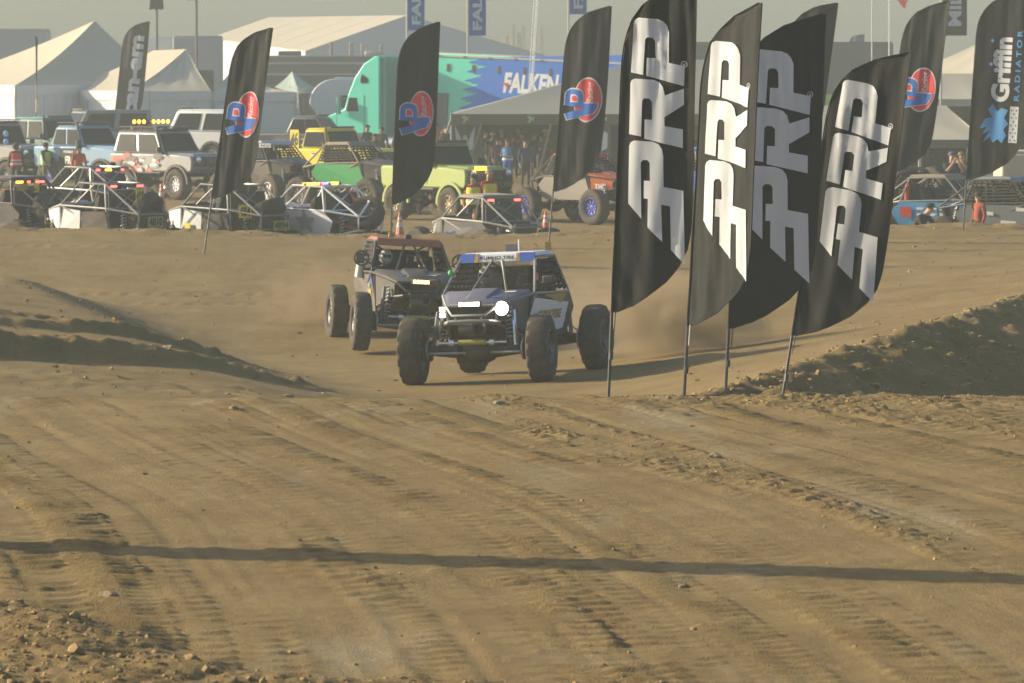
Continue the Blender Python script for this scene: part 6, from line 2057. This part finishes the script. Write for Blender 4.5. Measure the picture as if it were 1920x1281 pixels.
GW = 'people standing about the paddock'
PEOPLE = [
    (88, 157, -30, 'walk', dict(shirt='23262a', pants='6a6450', vest='b8e01a'), 'person in lime safety vest walking beside the pale blue truck'),
    (32, 155, 100, 'stand', dict(shirt='2a2a2c', vest='d8352a', helmet='30302e'), 'person in red safety vest seen from behind at far left'),
    (888, 114, -100, 'stand', dict(shirt='b02018', pants='2a2c30', vest='d8c84a', h=1.70), 'fair-haired person in red shirt and yellow vest beside the low buggy'),
    (917, 114.6, -70, 'stand', dict(shirt='b02018', pants='2a2c30', vest='d8c84a', hat='9a8f6c'), 'person in tan cap, red shirt and yellow vest beside the low buggy'),
    (897, 170, -60, 'stand', dict(shirt='2a2d2b', hat='2b2b2b', h=1.8), 'person in dark clothes under the left end of the awning'),
    (924, 168, -95, 'stand', dict(shirt='232624', hat='d8d8d2', h=1.85), 'person in white cap and dark shirt under the awning'),
    (934, 167.4, -80, 'stand', dict(shirt='6a2560', pants='22252b', h=1.66), 'person in purple top beside the white-capped person'),
    (952, 163, -110, 'fold', dict(shirt='3c4a3a', pants='2c5ea8', hat='2b2b2b', vest='3c7fd0'), 'person in blue vest and green shirt in front of the awning'),
    (1003, 170, -100, 'photo', dict(shirt='1f2022'), 'person in black raising hands under the awning'),
    (980, 171, -120, 'fold', dict(shirt='4a2a24', pants='22252b'), 'person in brown top deep under the awning'),
    (689, 176, -60, 'stand', dict(shirt='24262a', hat='26282a', h=1.8), 'person in dark cap before the teal cab, left of the pair'),
    (716, 175, -110, 'stand', dict(shirt='1e2023', h=1.78), 'person in black before the teal cab, right of the pair'),
    (703, 172, -90, 'fold', dict(shirt='303236', h=1.62), 'shorter person between the pair before the teal cab'),
    (729, 160, -80, 'stand', dict(shirt='d0603c', pants='24262a', h=1.6), 'person in orange shirt left of the shaded flag pole'),
    (838, 174, 120, 'photo', dict(shirt='232527', hat='26282a', h=1.85), 'person in black raising an arm beside the trailer door'),
    (818, 178, -90, 'stand', dict(shirt='c0502c', pants='b8b8b4', h=1.8), 'person in orange top standing by the teal trailer'),
    (1297, 214, -90, 'photo', dict(shirt='3a4034', pants='8a7450', h=1.9), 'person in tan trousers between the two left PRP flags'),
    (1783, 124, -70, 'photo', dict(shirt='1d3a34', hat='4a5560', h=1.95, sleeve=False), 'bare-armed person in dark green raising a camera behind the sky-blue buggy'),
    (1802, 125, -110, 'photo', dict(shirt='2a2422', hat='6a5a40', h=1.93, sleeve=False), 'bare-armed person in dark shirt raising a camera beside the flag pole'),
    (1834, 103.8, -150, 'stand', dict(shirt='8a3c24', pants='1e2022', h=1.58, hat='26282a'), 'crew member in orange and black at the grey buggy'),
    (1712, 103.2, -40, 'crouch', dict(shirt='15181a', pants='15181a', hat='15181a', h=1.9), 'person in black crouching beside the sky-blue buggy'),
    (1690, 106.5, 60, 'crouch', dict(shirt='1a1c1e', pants='1a1c1e', h=1.9), 'second crouching person in black behind the leaning flag'),
    (1735, 152, -90, 'stand', dict(shirt='2a2c2e', h=1.8), 'person in dark grey left of the small sign under the olive awning'),
    (1600, 153, -100, 'fold', dict(shirt='30343a', hat='26282a', h=1.78), 'person with folded arms under the left end of the olive awning'),
    (555, 158, -60, 'stand', dict(shirt='24262a', h=1.76), 'person in black left of the yellow truck'),
    (455, 160, -80, 'fold', dict(shirt='3a2c24', hat='26282a', h=1.78), 'person in brown jacket behind the leaning flag'),
    (228, 162, -70, 'stand', dict(shirt='2b3038', h=1.78), 'person in navy between the pale blue truck and the silver SUV'),
    (150, 150, -70, 'stand', dict(shirt='c8502a', pants='22252b', h=1.75), 'person in orange shirt before the pale blue truck'),
    (212, 119, 110, 'stand', dict(shirt='2a2d30', vest='b8e01a', h=1.75), 'person in lime vest standing behind the grey tube buggy'),
    (455, 121, 120, 'stand', dict(shirt='2a2d30', hat='8a2018', h=1.75), 'person in red cap behind the white-nosed buggy'),
    (778, 128, -80, 'stand', dict(shirt='1e2022', pants='3a3c40', hat='d8d8d2', h=1.78), 'person in white cap between the shaded flag and the lime jeep'),
    (1052, 150, -90, 'stand', dict(shirt='2c2e30', vest='d8c84a', h=1.75), 'person in yellow vest at the right end of the awning'),
    (985, 160, -70, 'stand', dict(shirt='22304a', hat='26282a', h=1.8), 'person in navy shirt before the awning prop'),
    (870, 158, -100, 'fold', dict(shirt='26282a', h=1.82), 'person with folded arms before the winged print'),
    (1690, 140, -90, 'stand', dict(shirt='a04028', h=1.75), 'person in rust shirt under the olive awning'),
    (912, 172.5, -80, 'fold', dict(shirt='3a3e44', pants='22252b', hat=None, h=1.74), 'person in slate grey behind the white-capped person under the awning'),
    (942, 172.0, -110, 'stand', dict(shirt='5a5248', pants='2a2c30', hat='8a8a80', h=1.80), 'person in pale cap and tan top under the awning'),
    (963, 169.0, -90, 'stand', dict(shirt='2a3a2c', pants='22252b', hat=None, h=1.70), 'person in dark green right of the blue-vested person'),
    (972, 173.5, -60, 'stand', dict(shirt='42302a', pants='2a2c30', hat='2b2b2b', h=1.82), 'person in brown and dark cap at the back of the awning'),
    (1015, 168.5, -100, 'fold', dict(shirt='2b2d33', pants='4a4c50', hat=None, h=1.76), 'person in grey trousers beside the wooden prop'),
    (1022, 173.0, -70, 'stand', dict(shirt='6a6a66', pants='22252b', hat='d8d8d2', h=1.75), 'person in light grey top and white cap right of the wooden prop'),
    (46, 186, -90, 'stand', dict(shirt='2c2e30', h=1.75), 'far person whose head shows above the teal-roofed jeep'),
    (265, 176, -60, 'stand', dict(shirt='2c2e30', h=1.8), 'far person whose head shows above the silver SUV lamps'),
    (250, 178, -60, 'stand', dict(shirt='303436', hat='2b2b2b', h=1.72), 'far person in cap beside the head above the SUV lamps'),
    (635, 156, -70, 'stand', dict(shirt='c8b830', hat='c8b02a', h=2.2 / 1.0 * .95), 'person in yellow cap standing behind the yellow truck'),
]
for px, D, face, pose, kw, label in PEOPLE:
    p = at(px, D)
    if D in (103.8, 103.2, 106.5, 114, 114.6):
        p = (p[0], p[1], float(base_z(np.array([p[0]]), np.array([float(D)]))[0]))
    person(label, p, R(face), pose, group=GW, **kw)
# drivers belted into the two racing buggies
for v, who in ((v1, 'near blue'), (v2, 'rear orange-roofed')):
    mw = Euler(v.rotation_euler).to_matrix()
    for s, side_ in ((1, 'driver at the wheel of the '), (-1, 'co-driver riding in the ')):
        q = Vector(v.location) + mw @ Vector((-.18, .34 * s, -.02 if v is v1 else .04))
        o = person(side_ + who + ' racing buggy', q, v.rotation_euler.z, 'sit', shirt='2a2f3a', pants='2a2f3a', helmet='d8d8d4' if s == -1 else '3a3f46', h=1.70)
        o.rotation_euler = v.rotation_euler

# ------------------------------------------------------------------ dust thrown up by the wheels
def dust_puff(label, c, r, dens, col=(.42, .30, .17)):
    o = MB().ball(c, r, 20, 12).build('dust_cloud', None)
    m = bpy.data.materials.new('wheel_dust')
    m.use_nodes = True
    nt = m.node_tree
    nt.nodes.clear()
    out = nt.nodes.new('ShaderNodeOutputMaterial')
    v = nt.nodes.new('ShaderNodeVolumePrincipled')
    v.inputs['Color'].default_value = (*col, 1)
    tc = nt.nodes.new('ShaderNodeTexCoord')
    gr = nt.nodes.new('ShaderNodeVectorMath')
    gr.operation = 'SUBTRACT'
    gr.inputs[1].default_value = c
    nt.links.new(tc.outputs['Object'], gr.inputs[0])
    dv = nt.nodes.new('ShaderNodeVectorMath')
    dv.operation = 'DIVIDE'
    dv.inputs[1].default_value = r
    nt.links.new(gr.outputs[0], dv.inputs[0])
    ln = nt.nodes.new('ShaderNodeVectorMath')
    ln.operation = 'LENGTH'
    nt.links.new(dv.outputs[0], ln.inputs[0])
    fo = nt.nodes.new('ShaderNodeMapRange')
    fo.inputs['From Min'].default_value = 1.0
    fo.inputs['From Max'].default_value = .1
    nt.links.new(ln.outputs['Value'], fo.inputs['Value'])
    nz = nt.nodes.new('ShaderNodeTexNoise')
    nz.inputs['Scale'].default_value = 2.2
    nz.inputs['Detail'].default_value = 5
    nt.links.new(tc.outputs['Object'], nz.inputs['Vector'])
    nr = nt.nodes.new('ShaderNodeMapRange')
    nr.inputs['From Min'].default_value = .38
    nr.inputs['From Max'].default_value = .68
    nt.links.new(nz.outputs['Fac'], nr.inputs['Value'])
    mu = nt.nodes.new('ShaderNodeMath')
    mu.operation = 'MULTIPLY'
    nt.links.new(fo.outputs[0], mu.inputs[0])
    nt.links.new(nr.outputs[0], mu.inputs[1])
    m2 = nt.nodes.new('ShaderNodeMath')
    m2.operation = 'MULTIPLY'
    m2.inputs[1].default_value = dens
    nt.links.new(mu.outputs[0], m2.inputs[0])
    nt.links.new(m2.outputs[0], v.inputs['Density'])
    nt.links.new(v.outputs[0], out.inputs['Volume'])
    o.data.materials.append(m)
    tag(o, label, 'dust', kind='stuff')
    return o


dust_puff('brown dust thrown up behind the near buggy rear tyre', (2.75, 69.2, -.40), (1.75, 1.3, .80), 6.0, (.42, .32, .19))
dust_puff('thin dust drifting behind the near buggy', (1.9, 72.0, -.45), (2.4, 2.0, .9), 1.0, (.52, .43, .31))
dust_puff('light dust around the rear buggy left tyres', (-3.3, 80.6, -.70), (1.8, 1.6, .85), 1.8, (.42, .32, .20))
# ------------------------------------------------------------------ dusty air
hz = MB().box((0, 330, 7.0), (880, 740, 22.0)).build('haze', None, smooth=False)
hm = bpy.data.materials.new('haze_air')
hm.use_nodes = True
hm.node_tree.nodes.clear()
ho = hm.node_tree.nodes.new('ShaderNodeOutputMaterial')
hv = hm.node_tree.nodes.new('ShaderNodeVolumePrincipled')
hv.inputs['Color'].default_value = (0.50, 0.555, 0.535, 1)
hv.inputs['Density'].default_value = 0.0014
hv.inputs['Anisotropy'].default_value = 0.0
hm.node_tree.links.new(hv.outputs[0], ho.inputs['Volume'])
hz.data.materials.append(hm)
tag(hz, 'pale dusty air over the track and paddock', 'haze', kind='stuff')
